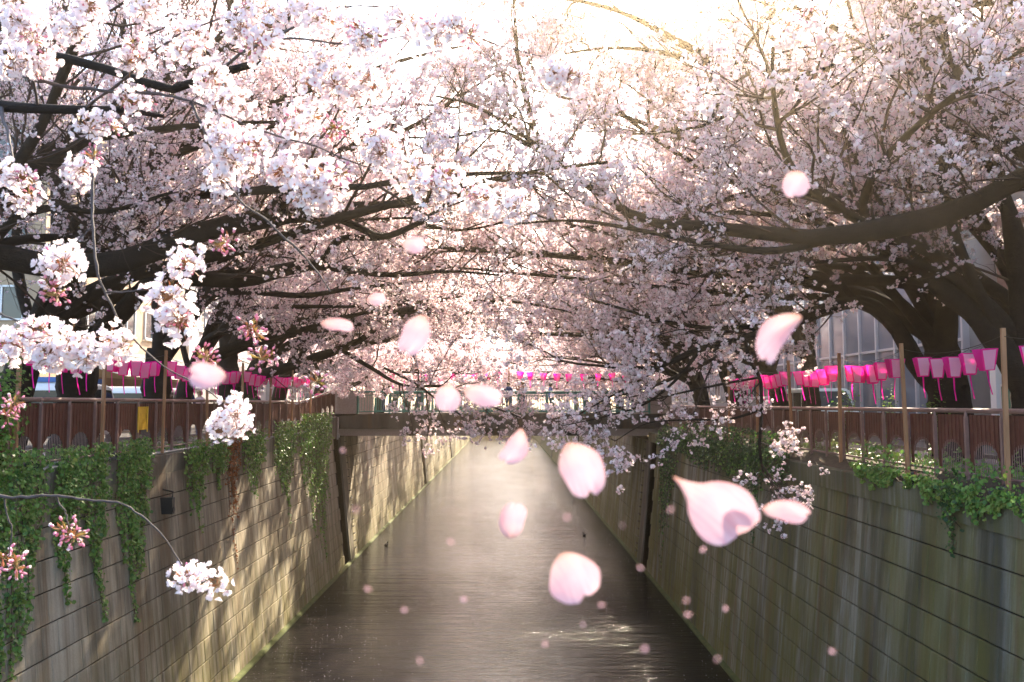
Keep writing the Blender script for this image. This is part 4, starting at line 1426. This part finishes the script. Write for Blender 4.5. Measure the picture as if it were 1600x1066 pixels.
def shrub(label, loc, rad, n, seed, m, group=None, name='shrub'):
    g = np.random.default_rng(seed)
    root = thing(name, label, 'shrub', loc, group=group)
    ctr = np.array([0, 0, rad[2]])
    stems = []
    for k in range(9):
        tip = ctr + norm(g.normal(size=3) + [0, 0, .5]) * np.array(rad) * .85
        stems.append(catmull(np.array([[0, 0, 0], tip * .5 + [0, 0, .1], tip]), 6))
    st = np.stack(stems)
    link('stems', wood_mesh('stems', [(st, np.tile(np.linspace(.018, .005, 6), (9, 1)), 4)], M['twig']), root)
    base = st[g.integers(0, 9, n), g.integers(2, 6, n)]
    pos = base + g.normal(0, .19, (n, 3)) * np.array(rad) * 1.4
    V, Fc = leaf_cloud(pos, norm(pos - ctr) + [0, 0, .5], .05, g)
    mi = np.repeat((g.random(n) < .3).astype(int), len(Fc) // n)
    tag(link('foliage', mesh_np('foliage', V, Fc, [M[m], M['ivy_pale']], mi), root), kind='stuff')
    return root


shrub('bright green leafy shrub over the end of the sunlit fence', (-8.85, 14.2, .0), (.75, .8, 1.0), 4200, 600, 'bush')
shrub('small dark hedge plant behind the fence before the glass building', (9.0, 17.4, .0), (.25, .3, .75), 500, 601, 'bush')
shrub('slender green plant behind the shaded fence under the lanterns', (9.1, 19.8, .0), (.22, .25, .8), 400, 602, 'bush')
shrub('low green bush behind the shaded fence near the parked minivan', (9.4, 23.0, .0), (.4, .4, .8), 700, 603, 'bush')
shrub('small green bush between the last lantern poles on the sunlit bank', (-9.9, 34.0, .0), (.5, .6, .9), 900, 604, 'bush')

gc = np.random.default_rng(640)
for nm, x0, x1, zb in (('sunlit', -9.6, -9.05, .03), ('shaded', 8.12, 8.6, -.02)):
    n = 6000
    yy = 9 + 33 * gc.random(n) ** 1.5
    hh = (.08 + .42 * gc.random(n) ** 1.5) * (.5 + .7 * np.sin(yy * 1.7) ** 2)
    pos = np.stack([x0 + (x1 - x0) * gc.random(n), yy, zb + hh * gc.random(n) + ramp_z(yy) * (nm == 'sunlit')], -1)
    V, Fc = leaf_cloud(pos, np.tile(np.array([-np.sign(x0) * .5, -.4, .8]), (n, 1)), .055, gc)
    mi = np.repeat((gc.random(n) < .35).astype(int), len(Fc) // n)
    gv = link('undergrowth', mesh_np('undergrowth', V, Fc, [M['ivy'], M['ivy_pale']], mi))
    tag(gv, 'low leafy undergrowth behind the %s fence' % nm, 'undergrowth', None, 'stuff')

# ------------------------------------------------------------------ buildings
M['tile_tan'] = noisy('tan_wall_tile', (.36, .27, .18), (.45, .35, .24), 3, .7, .1)
M['brown_wall'] = noisy('brown_shop_wall', (.20, .12, .085), (.28, .17, .12), 2, .7, .1)
M['grey_wall'] = noisy('grey_render', (.34, .33, .32), (.42, .41, .40), 2, .8, .1)
M['pale_wall'] = noisy('pale_render', (.52, .49, .45), (.60, .57, .53), 2, .8, .1)
M['brick'] = noisy('brown_brick', (.13, .07, .055), (.20, .11, .085), 6, .8, .2)
M['glass_blue'] = mat('blue_grey_glass', (.16, .20, .26), .08, .6)
M['alu'] = mat('pale_aluminium', (.55, .57, .60), .35, .5, .3)


def facade(name, label, loc, size, wallm, nwin, floors, wsize, z0, fh, framem, roofh=.5, end_win=0, extra=None):
    """box building; the face turned to the canal (local -x side at x=0) and the near end carry windows"""
    lx, ly, lz = size
    root = thing(name, label, 'building', loc)
    MB().box((0, 0, -.1), (lx, ly, lz)).build('wall', wallm, root)
    sgn = 1 if lx > 0 else -1
    MB().box((-sgn * .15, -.15, lz), (lx + sgn * .15, ly + .15, lz + roofh)).build('roof', M['grey_wall'], root)
    fr = MB()
    ww, wh = wsize
    for a in ((0, 0, ww, .07), (0, wh - .07, ww, wh), (0, 0, .07, wh), (ww - .07, 0, ww, wh), (ww / 2 - .035, 0, ww / 2 + .035, wh)):
        fr.box((min(-sgn * .06, sgn * .02), a[0], a[1]), (max(-sgn * .06, sgn * .02), a[2], a[3]))
    fm = fr.mesh('window', framem)
    pm = MB().box((min(-sgn * .02, sgn * .015), .03, .03), (max(-sgn * .02, sgn * .015), ww - .03, wh - .03)).mesh('pane', M['glass'])
    sm = MB().box((min(-sgn * .12, 0), -.06, -.08), (max(-sgn * .12, 0), ww + .06, -.002)).mesh('sill', M['grey_wall'])
    for f in range(floors):
        for k in range(nwin):
            y = ly * (k + .5) / nwin - ww / 2
            wo_ = link('window', fm, root, (0, y, z0 + f * fh))
            link('pane', pm, wo_)
            link('sill', sm, wo_)
        for k in range(end_win):
            x = abs(lx) * (k + .5) / end_win
            wo_ = link('window', fm, root, (sgn * (x + ww / 2 * 1), 0, z0 + f * fh), (0, 0, R(90) * 1 if sgn > 0 else R(90)))
            if sgn < 0:
                wo_.location = (-(x - ww / 2), 0, z0 + f * fh)
                wo_.rotation_euler = (0, 0, R(90))
                wo_.scale = (-1, 1, 1)
            link('pane', pm, wo_)
    return root


bA = facade('apartment_building', 'tan tiled building behind the stout forked tree', (-17.0, 30.5, 0), (-12, 13.5, 13), M['tile_tan'], 5, 4, (1.7, 1.3), 4.3, 2.9, M['alu'], end_win=4)
sh = MB()
MB().box((.0, 4.0, .1), (.06, 13.2, 2.35)).build('shop_front', M['brown_wall'], bA)
for yy in (4.6, 6.7, 8.8, 10.9):
    f = MB().box((.06, yy, .3), (.12, yy + 1.5, 2.1)).build('shop_window', M['brown_wall'], bA)
    MB().box((.121, yy + .12, .42), (.14, yy + 1.38, 1.98)).build('pane', M['glass'], f)
aw = MB().prism([(.1, 2.75), (.1, 2.95), (1.5, 2.55), (1.5, 2.38)], 'y', 3.6, 13.3)
aw.build('awning', M['white'], bA)
MB().box((.0, 3.4, 2.96), (.25, 13.4, 3.5)).build('fascia', M['grey_wall'], bA)
facade('apartment_building', 'grey block partly hidden behind the trees past the shop', (-17.5, 46, 0), (-12, 15, 16), M['grey_wall'], 5, 4, (1.6, 1.4), 2.2, 3.2, M['alu'])
facade('apartment_building', 'pale block far along the sunlit bank', (-16.5, 63, 0), (-12, 26, 13), M['pale_wall'], 7, 4, (1.6, 1.4), 1.4, 3.0, M['alu'])
facade('apartment_building', 'pale block far along the shaded bank', (15.5, 66, 0), (12, 26, 14), M['pale_wall'], 7, 4, (1.6, 1.4), 1.4, 3.0, M['alu'])
facade('apartment_building', 'brown brick building at the edge behind the leaning tree', (14.6, 11.0, 0), (12, 13.4, 15), M['brick'], 4, 4, (1.8, 1.5), 3.6, 3.0, M['alu'])
# white porch columns of the brick building
pr = thing('porch', 'white columned porch with pale door beside the glass building', 'porch', (13.6, 20.2, 0))
for yy in (.0, 1.4, 2.8):
    MB().box((0, yy, 0), (.28, yy + .28, 3.2)).build('column', M['white'], pr)
MB().box((-.05, -.1, 3.2), (.95, 3.2, 3.55)).build('canopy', M['white'], pr)
MB().box((.75, .4, 0), (.85, 2.6, 2.5)).build('door', M['glass_blue'], pr)
# glass building
gb = thing('glass_building', 'blue-grey glass-fronted building behind the lanterns', 'building', (14.2, 25.5, 0))
MB().box((.1, 0, 0), (11, 18, 13)).build('wall', M['grey_wall'], gb)
nb = 12
dy = 18 / nb
pmesh = MB().box((-.02, .06, 0), (.09, dy - .06, 3.1)).mesh('glass_panel', M['glass_blue'])
mmesh = MB().box((-.12, -.05, 0), (.095, .05, 12.8)).mesh('mullion', M['alu'])
for k in range(nb + 1):
    link('mullion', mmesh, gb, (0, k * dy, 0))
    if k < nb:
        for f in range(4):
            link('glass_panel', pmesh, gb, (0, k * dy, .1 + f * 3.2))
smesh = MB().box((-.08, .0, 0), (.09, 18, .09)).mesh('transom', M['alu'])
for f in range(1, 5):
    link('transom', smesh, gb, (0, 0, f * 3.2 + .005))
facade('apartment_building', 'grey block between the glass building and the bridge', (15.0, 46, 0), (12, 17, 15), M['grey_wall'], 6, 4, (1.6, 1.4), 1.6, 3.2, M['alu'])
ac = thing('vending_machine', 'green and white drinks machine beside the porch', 'machine', (12.4, 19.9, 0))
MB().box((0, 0, 0), (.7, .9, 1.75)).build('cabinet', M['white'], ac)
MB().box((-.012, .06, .95), (0, .84, 1.68)).build('display_panel', mat('green_panel', (.02, .14, .10), .3), ac)
MB().box((-.02, .1, .2), (0, .8, .4)).build('delivery_slot', M['black'], ac)

# ------------------------------------------------------------------ vehicles
def minivan(label, loc, rotz, body, band=None, roof_box=None):
    root = thing('minivan', label, 'minivan', loc, rotz, 'vehicles parked behind the trees')
    L, Wd = 3.9, 1.62
    prof = [(-1.95, .32), (1.85, .32), (1.95, .55), (1.92, .95), (1.45, 1.12), (.95, 1.78), (.6, 1.86), (-1.7, 1.88), (-1.90, 1.70), (-1.97, .9)]
    b = MB().prism([(x, z) for x, z in prof], 'y', -Wd / 2, Wd / 2)
    ob = b.build('body', body, root)
    bv = ob.modifiers.new('bevel', 'BEVEL')
    bv.width = .06
    bv.segments = 2
    for sy in (-1, 1):
        y0, y1 = (Wd / 2 + .004, Wd / 2 + .012) if sy > 0 else (-Wd / 2 - .012, -Wd / 2 - .004)
        for poly in ([(1.25, 1.10), (.88, 1.68), (.30, 1.70), (.30, 1.10)], [(.2, 1.10), (.2, 1.70), (-.75, 1.70), (-.75, 1.10)], [(-.85, 1.10), (-.85, 1.70), (-1.75, 1.66), (-1.80, 1.10)]):
            MB().prism(poly, 'y', y0, y1).build('side_window', M['glass'], root)
    MB().add([(1.46, -.68, 1.16), (1.46, .68, 1.16), (1.02, .62, 1.72), (1.02, -.62, 1.72)], [(0, 1, 2, 3)]).build('windscreen', M['glass'], root).location = (.03, 0, .02)
    MB().box((-1.995, -.64, 1.12), (-1.955, .64, 1.64)).build('rear_window', M['glass'], root)
    MB().box((-2.02, -.78, .36), (-1.94, .78, .55)).build('rear_bumper', M['rubber'], root)
    for sy in (-1, 1):
        MB().box((-2.0, sy * .72 - .07, .72), (-1.93, sy * .72 + .07, 1.02)).build('tail_light', M['red'], root)
        MB().box((1.90, sy * .62 - .13, .68), (1.965, sy * .62 + .13, .86)).build('headlight', M['alu'], root)
    MB().box((-2.0, -.2, .62), (-1.965, .2, .8)).build('number_plate', M['white'], root)
    for x in (-1.25, 1.2):
        for sy in (-1, 1):
            wh = MB().tube([(0, -.09, 0), (0, .09, 0)], .30, 18).build('wheel', M['rubber'], root, (x, sy * (Wd / 2 - .05), .30))
            MB().tube([(0, -.1, 0), (0, .1, 0)], .17, 12).build('rim', M['alu'], wh)
    if band:
        MB().box((-1.75, -.76, 1.886), (.5, .76, 2.02)).build('roof_cover', band, root)
    return root


minivan('white van with a blue roof cover, seen from behind beside the forked tree', (-13.1, 25.2, -.02), R(92), M['white'], M['blue'])
minivan('white van parked farther on, between the forked tree and the shop', (-13.4, 31.5, -.02), R(88), M['white'])
minivan('pale minivan parked on the shaded bank before the bridge', (12.3, 32.5, -.02), R(-92), mat('pale_green_paint', (.50, .58, .54), .35, .5))

# ------------------------------------------------------------------ people
def person(label, loc, rotz, h, top, trousers, hair, pose='stand', bag=None, group=None):
    """one skinned body; clothing by region of that single surface"""
    k = h / 1.75
    J = {'pel': (0, 0, .95), 'waist': (0, .01, 1.08), 'chest': (0, .0, 1.30), 'neckb': (0, .0, 1.46), 'neck': (0, .01, 1.53), 'head': (0, .03, 1.63), 'crown': (0, .02, 1.71),
         'hl': (-.10, 0, .90), 'kl': (-.11, .03, .50), 'al': (-.11, 0, .09), 'tl': (-.12, .15, .04),
         'hr': (.10, 0, .90), 'kr': (.11, .0, .50), 'ar': (.11, -.05, .09), 'tr': (.12, .10, .04),
         'sl': (-.17, 0, 1.41), 'el': (-.24, .0, 1.14), 'wl': (-.22, .12, .90), 'fl': (-.21, .16, .81),
         'sr': (.17, 0, 1.41), 'er': (.24, .0, 1.14), 'wr': (.22, .12, .90), 'fr': (.21, .16, .81)}
    if pose == 'lean':
        for a, b in (('l', -1), ('r', 1)):
            J['e' + a] = (b * .24, .20, 1.18)
            J['w' + a] = (b * .16, .40, 1.14)
            J['f' + a] = (b * .10, .46, 1.14)
        for n_ in ('chest', 'neckb', 'neck', 'head', 'crown', 'sl', 'sr'):
            x, y, z = J[n_]
            J[n_] = (x, y + (z - .95) * .22, z - .02)
    if pose == 'photo':
        for a, b in (('l', -1), ('r', 1)):
            J['e' + a] = (b * .25, .22, 1.28)
            J['w' + a] = (b * .12, .38, 1.50)
            J['f' + a] = (b * .07, .42, 1.56)
    rad = {'pel': .145, 'waist': .135, 'chest': .16, 'neckb': .09, 'neck': .055, 'head': .10, 'crown': .075, 'hl': .095, 'kl': .066, 'al': .045, 'tl': .04, 'hr': .095, 'kr': .066, 'ar': .045, 'tr': .04,
           'sl': .075, 'el': .052, 'wl': .036, 'fl': .03, 'sr': .075, 'er': .052, 'wr': .036, 'fr': .03}
    E = [('pel', 'waist'), ('waist', 'chest'), ('chest', 'neckb'), ('neckb', 'neck'), ('neck', 'head'), ('head', 'crown')]
    for a in 'lr':
        E += [('pel', 'h' + a), ('h' + a, 'k' + a), ('k' + a, 'a' + a), ('a' + a, 't' + a), ('neckb', 's' + a), ('s' + a, 'e' + a), ('e' + a, 'w' + a), ('w' + a, 'f' + a)]
    names = list(J)
    me = bpy.data.meshes.new('body_skeleton')
    me.from_pydata([tuple(c * k for c in J[n_]) for n_ in names], [(names.index(a), names.index(b)) for a, b in E], [])
    tmp = bpy.data.objects.new('body_skeleton', me)
    COL.objects.link(tmp)
    sk = tmp.modifiers.new('skin', 'SKIN')
    for i, n_ in enumerate(names):
        sv = me.skin_vertices[0].data[i]
        sv.radius = (rad[n_] * k * (1.15 if n_ in ('chest', 'pel', 'waist') else 1), rad[n_] * k)
        sv.use_root = (n_ == 'pel')
    ss = tmp.modifiers.new('sub', 'SUBSURF')
    ss.levels = ss.render_levels = 1
    dg = bpy.context.evaluated_depsgraph_get()
    bme = bpy.data.meshes.new_from_object(tmp.evaluated_get(dg))
    bpy.data.objects.remove(tmp)
    skin_m = mat('skin', (.46, .28, .20), .6)
    for m_ in (top, trousers, skin_m, hair, M['rubber']):
        bme.materials.append(m_)
    hx = J['head']
    for p in bme.polygons:
        c = p.center / k
        p.use_smooth = True
        if c.z > 1.50 and abs(c.x) < .13:
            face = (c.y - hx[1]) > .035 and c.z < 1.69
            p.material_index = 2 if (face or c.z < 1.55) else 3
        elif abs(c.x) > .05 and min((Vector(J[f]) - c).length for f in ('fl', 'fr')) < .08:
            p.material_index = 2
        elif c.z > .93:
            p.material_index = 0
        elif c.z > .10:
            p.material_index = 1
        else:
            p.material_index = 4
    root = thing('person', label, 'person', loc, rotz, group)
    link('body', bme, root)
    hd = MB()
    for i in range(5):                       # hair cap, fringe to nape
        pass
    th = np.linspace(0, 2 * PI, 12, endpoint=False)
    rings = []
    for zz, rr, yo in ((-.05, .085, -.045), (.03, .112, -.02), (.09, .095, -.008), (.125, .05, 0), (.135, .005, 0)):
        rings.append([(math.cos(a) * rr * .95, math.sin(a) * rr + yo, zz) for a in th])
    V = np.array(rings).reshape(-1, 3) * k + np.array(hx) * k
    Fq = [(r_ * 12 + i, r_ * 12 + (i + 1) % 12, (r_ + 1) * 12 + (i + 1) % 12, (r_ + 1) * 12 + i) for r_ in range(4) for i in range(12)]
    link('hair', mesh_np('hair', V, np.array(Fq), [hair], None, True), root)
    nose = MB().tube([np.array(hx) * k + [0, .095 * k, .0], np.array(hx) * k + [0, .125 * k, -.02 * k]], [.012, .016], 5)
    nose.build('nose', skin_m, root)
    if bag:
        b = MB().box((-.15, -.30, 1.02), (.15, -.13, 1.42))
        ob = b.build('backpack', bag, root)
        ob.modifiers.new('bevel', 'BEVEL').width = .04
    return root


def cloth(n, c):
    return noisy(n, c, tuple(min(1, x * 1.25) for x in c), 12, .85, .1)


HB = mat('black_hair', (.015, .012, .011), .5)
HN = mat('brown_hair', (.10, .05, .03), .5)
HL = mat('light_hair', (.30, .19, .09), .5)
denim = cloth('denim', (.05, .08, .16))
dark = cloth('dark_cloth', (.03, .03, .035))
def at_px(px, X, z):
    return (X, on_x(px, X), z)
person('person in a navy blue jacket walking away behind the sunlit fence', at_px(292, -11.0, 0.0), R(0), 1.9, cloth('navy', (.015, .03, .14)), dark, HB)
person('person with light hair and pale pink top beside the navy jacket', at_px(312, -11.4, 0.0), R(160), 1.75, cloth('pale_pink', (.55, .36, .32)), denim, HL)
person('person in a dark jacket with a backpack near the shop end', at_px(398, -10.9, 0.0), R(25), 1.85, dark, dark, HB, 'stand', cloth('grey_bag', (.10, .11, .13)))
person('person in charcoal top taking a picture near the shop end', at_px(383, -11.2, 0.0), R(-70), 1.78, cloth('charcoal', (.06, .06, .07)), denim, HN, 'photo')
person('person in a bright pink coat beside the bridge end', at_px(498, -10.0, 0.35), R(180), 1.7, cloth('hot_pink', (.62, .03, .20)), dark, HB)
person('person in grey standing left of the pink coat by the bridge', at_px(484, -10.2, 0.3), R(10), 1.75, cloth('grey_coat', (.20, .20, .21)), dark, HB)
for px, lab, c, hr, ps, rz, hh in ((657, 'dark-haired person in a slate jacket looking over the bridge railing', (.08, .09, .11), HB, 'lean', 180, 1.8),
                              (795, 'person in a navy top leaning on the teal bridge railing', (.02, .05, .16), HB, 'lean', 170, 1.7),
                              (817, 'person in a brown top holding up a camera on the bridge', (.20, .10, .06), HN, 'photo', 120, 1.75),
                              (600, 'person in black walking over the bridge near the sunlit bank', (.03, .03, .03), HB, 'stand', 90, 1.72),
                              (860, 'person in a blue shirt walking over the middle of the bridge', (.05, .12, .35), HB, 'stand', -90, 1.68),
                              (985, 'person in a maroon coat near the shaded end of the bridge', (.16, .03, .04), HN, 'stand', 180, 1.75)):
    Y = 45.1 if ps == 'lean' else 46.4
    p = P(px, 600, Y)
    person(lab, (p[0], Y - (.15 if ps == 'lean' else 0), .72), R(rz), hh, cloth('jacket', c), denim, hr, ps, None, 'people on the bridge')

# ------------------------------------------------------------------ small fittings
dv = thing('drain_valve', 'black iron flap valve on the bare stretch of sunlit wall', 'drain valve', tuple(P(272, 800, 21.3)))
MB().box((-.45, -.08, -.05), (-.02, .08, .36)).build('housing', M['black'], dv)
MB().tube([(-.06, 0, .34), (-.04, 0, .50), (-.3, 0, .56)], .022, 6).build('bracket', M['black'], dv)
MB().tube([(-.02, 0, .06), (.0, 0, .06)], .075, 10).build('flap', M['black'], dv)


def floodlight(label, loc, rotz, lens):
    r = thing('floodlight', label, 'floodlight', loc, rotz, 'floodlights for the blossom')
    MB().box((-.20, -.10, .06), (.20, .12, .20)).build('housing', M['black'], r)
    MB().box((-.18, -.112, .075), (.18, -.10, .185)).build('lens', lens, r)
    MB().tube([(-.22, 0, .13), (-.22, 0, .0), (.22, 0, .0), (.22, 0, .13)], .012, 5).build('bracket', M['black'], r)
    r.rotation_euler = (R(-25), 0, rotz)


gl_red = mat('reddish_lens', (.30, .04, .08), .15)
gl_blue = mat('bluish_lens', (.06, .09, .14), .1)
floodlight('floodlight with a reddish lens on the shaded coping', (7.60, on_x(1425, 7.6), -.215), R(55), gl_red)
floodlight('floodlight with a bluish lens on the shaded coping at the fence foot', (7.62, on_x(1562, 7.62), -.215), R(55), gl_blue)
floodlight('floodlight on the sunlit coping between the first ivy curtains', (-8.86, on_x(48, -8.86), .0), R(-60), gl_blue)
floodlight('floodlight on the sunlit coping above the third ivy curtain', (-8.86, on_x(172, -8.86), .0), R(-60), gl_blue)


def duck(label, loc, rz):
    r = thing('duck', label, 'duck', loc, rz, 'ducks on the canal')
    pts = np.array([[-.20, 0, .08, .008], [-.15, 0, .06, .05], [-.05, 0, .045, .085], [.06, 0, .05, .085], [.13, 0, .08, .055], [.155, 0, .14, .034], [.165, 0, .19, .036], [.19, 0, .205, .034], [.225, 0, .195, .012], [.25, 0, .19, .004]])
    c = catmull(pts, 22)
    V, Fq = tubes(c[None, :, :3], np.maximum(c[None, :, 3], .004), 10)
    link('body', mesh_np('body', V, Fq, [noisy('duck_feathers', (.03, .025, .02), (.08, .06, .045), 30, .7, .1)], None, True), r)
p = P(574, 845, 42)
duck('dark duck by the foot of the sunlit wall past the slot', (-6.9, 49.0, WATER), R(70))
duck('dark duck swimming near the shaded wall before the bridge', (4.9, 52.5, WATER), R(110))

# ------------------------------------------------------------------ falling petals
def petal_mat():
    m = mat('falling_petal_skin', (.86, .62, .68), .75, .12)
    g = NG(m)
    tc = g.n('ShaderNodeTexCoord')
    xyz = g.sepz(tc.outputs['Object'])
    c = g.ramp(xyz[0], [(.0, (.50, .31, .21)), (.16, (.66, .45, .43)), (.5, (.64, .385, .43)), (.9, (.69, .475, .505))])
    v = g.noise(g.mapping(tc.outputs['Object'], (1.5, 22, 1)), 1.0, 3)
    c = g.mix(g.maprange(v, .42, .62, 0, .6), c, (.58, .30, .36))
    g.color(c)
    tr = g.n('ShaderNodeBsdfTranslucent')
    g.l(c, tr.inputs[0])
    mx = g.n('ShaderNodeMixShader')
    mx.inputs[0].default_value = .24
    g.l(g.b.outputs[0], mx.inputs[1])
    g.l(tr.outputs[0], mx.inputs[2])
    g.l(mx.outputs[0], g.t.nodes['Material Output'].inputs[0])
    return m


M['fall'] = petal_mat()


def petal_shape(aspect, cup, bend, sway, seed, notch=.08, stalk=0.0):
    """unit-length petal, base at x=0, width = aspect"""
    g = np.random.default_rng(seed)
    nu, nv = 20, 11
    V = []
    for i in range(nu):
        u = i / (nu - 1)
        hw = aspect * .5 * (math.sin(PI * min(1, u ** .85 * .80 + .02)) ** .75) * (1 if u < .86 else math.sqrt(max(0.0, 1 - ((u - .86) / .16) ** 2)))
        if stalk:
            uu = max(0.0, (u - stalk) / (1 - stalk))
            hw = aspect * .5 * (math.sin(PI * min(1, uu ** .8 * .80 + .02)) ** .8) * (1 if uu < .86 else math.sqrt(max(0.0, 1 - ((uu - .86) / .16) ** 2))) if u > stalk else 0
            hw = max(hw, .015 + .10 * min(1, u / stalk) ** 1.6 if u < stalk * 1.25 else hw)
        hw = max(hw, .012) * (1 + .05 * math.sin(5.1 * u + seed * 1.7) + .03 * math.sin(11 * u + seed))
        for j in range(nv):
            v = -1 + 2 * j / (nv - 1)
            x = u - notch * max(0, u - .7) / .3 * (1 - abs(v)) ** 2
            y = v * hw * (1 + .06 * math.sin(seed + (2 if v > 0 else 5))) + sway * 4 * u * (1 - u)
            z = cup * (v * v - .4) * hw + bend * (u - .5) ** 2 + .022 * math.sin(6 * u + 3 * v + seed) + (.10 * u * u * v if seed % 2 else -.08 * u * v) * aspect + .05 * max(0, abs(v) - .7) * math.sin(9 * u + seed)
            V.append((x - 0, y, z))
    Fq = [(i * nv + j, i * nv + j + 1, (i + 1) * nv + j + 1, (i + 1) * nv + j) for i in range(nu - 1) for j in range(nv - 1)]
    return mesh_np('falling_petal', V, np.array(Fq), [M['fall']], None, True)


def put_petal(px, py, Lp, Wp, ang, Y, cup=.5, bend=.25, sway=0.0, tilt=0.0, seed=0, stalk=0.0):
    """centre pixel, length and width in pixels, image direction base->tip in degrees (0 right, 90 down)"""
    Ls = Lp * Y / F
    c = P(px, py, Y)
    right, upv, fwd = CAMR[:, 0], CAMR[:, 1], CAMR[:, 2]
    a = R(ang)
    ax = right * math.cos(a) - upv * math.sin(a)
    az = fwd
    ay = np.cross(az, ax)
    m = Matrix(np.stack([ax, ay, az], -1).tolist())
    m = m @ Matrix.Rotation(tilt, 3, 'X')
    o = bpy.data.objects.new('cherry_petal', petal_shape(Wp / Lp, cup, bend, sway, seed, .08, stalk))
    COL.objects.link(o)
    off = c - (np.array(m) @ np.array([.5 * Ls, 0, 0]))
    o.matrix_world = Matrix.Translation(Vector(off)) @ m.to_4x4() @ Matrix.Diagonal((Ls, Ls, Ls, 1))
    return o


PET = [(1242, 288, 42, 42, 90, .72, .5, .2, 0, .2, 'round petal drifting in front of the upper blossom near the big limb'),
       (646, 381, 36, 26, 0, .80, .6, .3, 0, .3, 'small pale petal drifting before the left limbs, beneath the sun side'),
       (588, 466, 30, 20, -10, .95, .6, .3, 0, .3, 'faint petal drifting under the small pale one among the left limbs'),
       (650, 523, 66, 44, 118, .70, .5, .25, .03, .2, 'upright petal drifting above the bridge, narrow end up'),
       (528, 505, 52, 24, 5, .85, .8, .4, 0, .5, 'petal seen edge-on along the low dark limb before the bridge'),
       (326, 588, 56, 40, 185, .62, .5, .3, 0, .3, 'petal hiding the lanterns beside the navy jacket'),
       (700, 622, 42, 40, 90, .75, .5, .2, 0, .1, 'round glowing petal over the teal railing, the left of two'),
       (755, 616, 60, 34, 12, .70, .5, .3, 0, .2, 'oval petal over the teal railing, the right of two'),
       (1222, 530, 92, 44, 128, .62, .9, .2, -.16, .2, 'crescent petal curling below the arched limb'),
       (802, 696, 58, 34, 120, .70, .8, .3, .16, .2, 'crescent petal drifting just under the bridge beam'),
       (906, 732, 88, 66, 66, .60, .5, .35, .04, .15, 'large broad petal over the far water, wide end down'),
       (800, 812, 56, 42, -80, .68, .7, .3, .02, .3, 'folded petal with its pointed end down over the middle water'),
       (1226, 797, 72, 38, 8, .62, .7, .3, .03, .3, 'boat-shaped petal over the shaded wall beside the double one'),
       (897, 898, 78, 76, 62, .60, .5, .3, 0, .15, 'big round petal with a notched tip over the near water')]
for i, (px, py, Lp, Wp, an, Y, cup, bend, sway, tilt, lab) in enumerate(PET):
    tag(put_petal(px, py, Lp, Wp, an, Y, cup, bend, sway, tilt, i + 1), lab, 'petal', 'falling cherry petals')
# the double petal with its stalk
c0 = P(1118, 787, .58)
dbl = thing('double_petal', 'large double petal with a tapering stalk over the shaded wall', 'petal', tuple(c0), group='falling cherry petals')
for (px, py, Lp, Wp, an, Y, cup, bend, tl, sd, sk) in ((1105, 785, 134, 100, 38, .58, .55, .25, .1, 31, .27), (1158, 810, 56, 58, 18, .588, -.4, -.2, .25, 33, 0)):
    o = put_petal(px, py, Lp, Wp, an, Y, cup, bend, 0, tl, sd, sk)
    o.name = 'petal'
    mw = o.matrix_world.copy()
    o.parent = dbl
    o.matrix_world = mw
    o.location = Vector(mw.translation) - Vector(c0)
for i, (x, y) in enumerate(((536, 704), (556, 796), (632, 953), (575, 920), (972, 821), (886, 808), (1098, 859), (1048, 796), (1072, 938), (1075, 960), (1133, 951), (1121, 1030), (1007, 1014), (1000, 887), (656, 1032), (704, 846), (940, 945), (910, 976), (852, 1006), (948, 312), (725, 937), (1300, 1018))):
    Y = .32 + .12 * gl.random()
    o = put_petal(x, y, 5 + 5 * gl.random(), 4 + 3 * gl.random(), gl.random() * 360, Y, .5, .3, 0, gl.normal(0, .5), 60 + i)
    tag(o, 'tiny pale petal speck drifting in the air', 'petal', 'tiny drifting petals')

gp = np.random.default_rng(900)
n = 5200
yy = 14 + 60 * gp.random(n) ** 1.6
xx = -7.9 + 14.6 * gp.random(n)
dr = np.sin(xx * .55 + 1.3 * np.sin(yy * .16)) + .8 * np.sin(yy * .33 + xx * .2) + .5 * gp.normal(size=n)
edge = (np.minimum(xx + 8.0, 6.8 - xx) < .9) & (gp.random(n) < .5)
k = (dr > 1.05) | edge
pos = np.stack([xx, yy, np.full(n, WATER + .006)], -1)[k]
nrm_ = np.tile(np.array([0, 0, 1.0]), (len(pos), 1)) + gp.normal(0, .12, (len(pos), 3))
V, Fc = scatter(QUAD, QUAD_F, pos, frames(nrm_, gp), .013 * (.7 + .6 * gp.random(len(pos))))
fp = link('floating_petals', mesh_np('floating_petals', V, Fc, [M['petal_near']]))
tag(fp, 'pale petals afloat in loose drifts on the canal', 'petals', None, 'stuff')

# ------------------------------------------------------------------ added haze volume that makes the sun's glow
hb = MB().box((-1510, -405, -9.2), (1510, 2610, 18.0))
hz = hb.build('haze', [])
tag(hz, kind='stuff')
hm = bpy.data.materials.new('glow_haze')
hm.use_nodes = True
hn = hm.node_tree
hn.nodes.clear()
hv = hn.nodes.new('ShaderNodeVolumePrincipled')
hv.inputs['Color'].default_value = (1.0, .82, .58, 1)  # warm tint put in for the golden veil round the sun
hv.inputs['Density'].default_value = .0015
hv.inputs['Anisotropy'].default_value = .86
ho = hn.nodes.new('ShaderNodeOutputMaterial')
hn.links.new(hv.outputs[0], ho.inputs['Volume'])
hz.data.materials.append(hm)
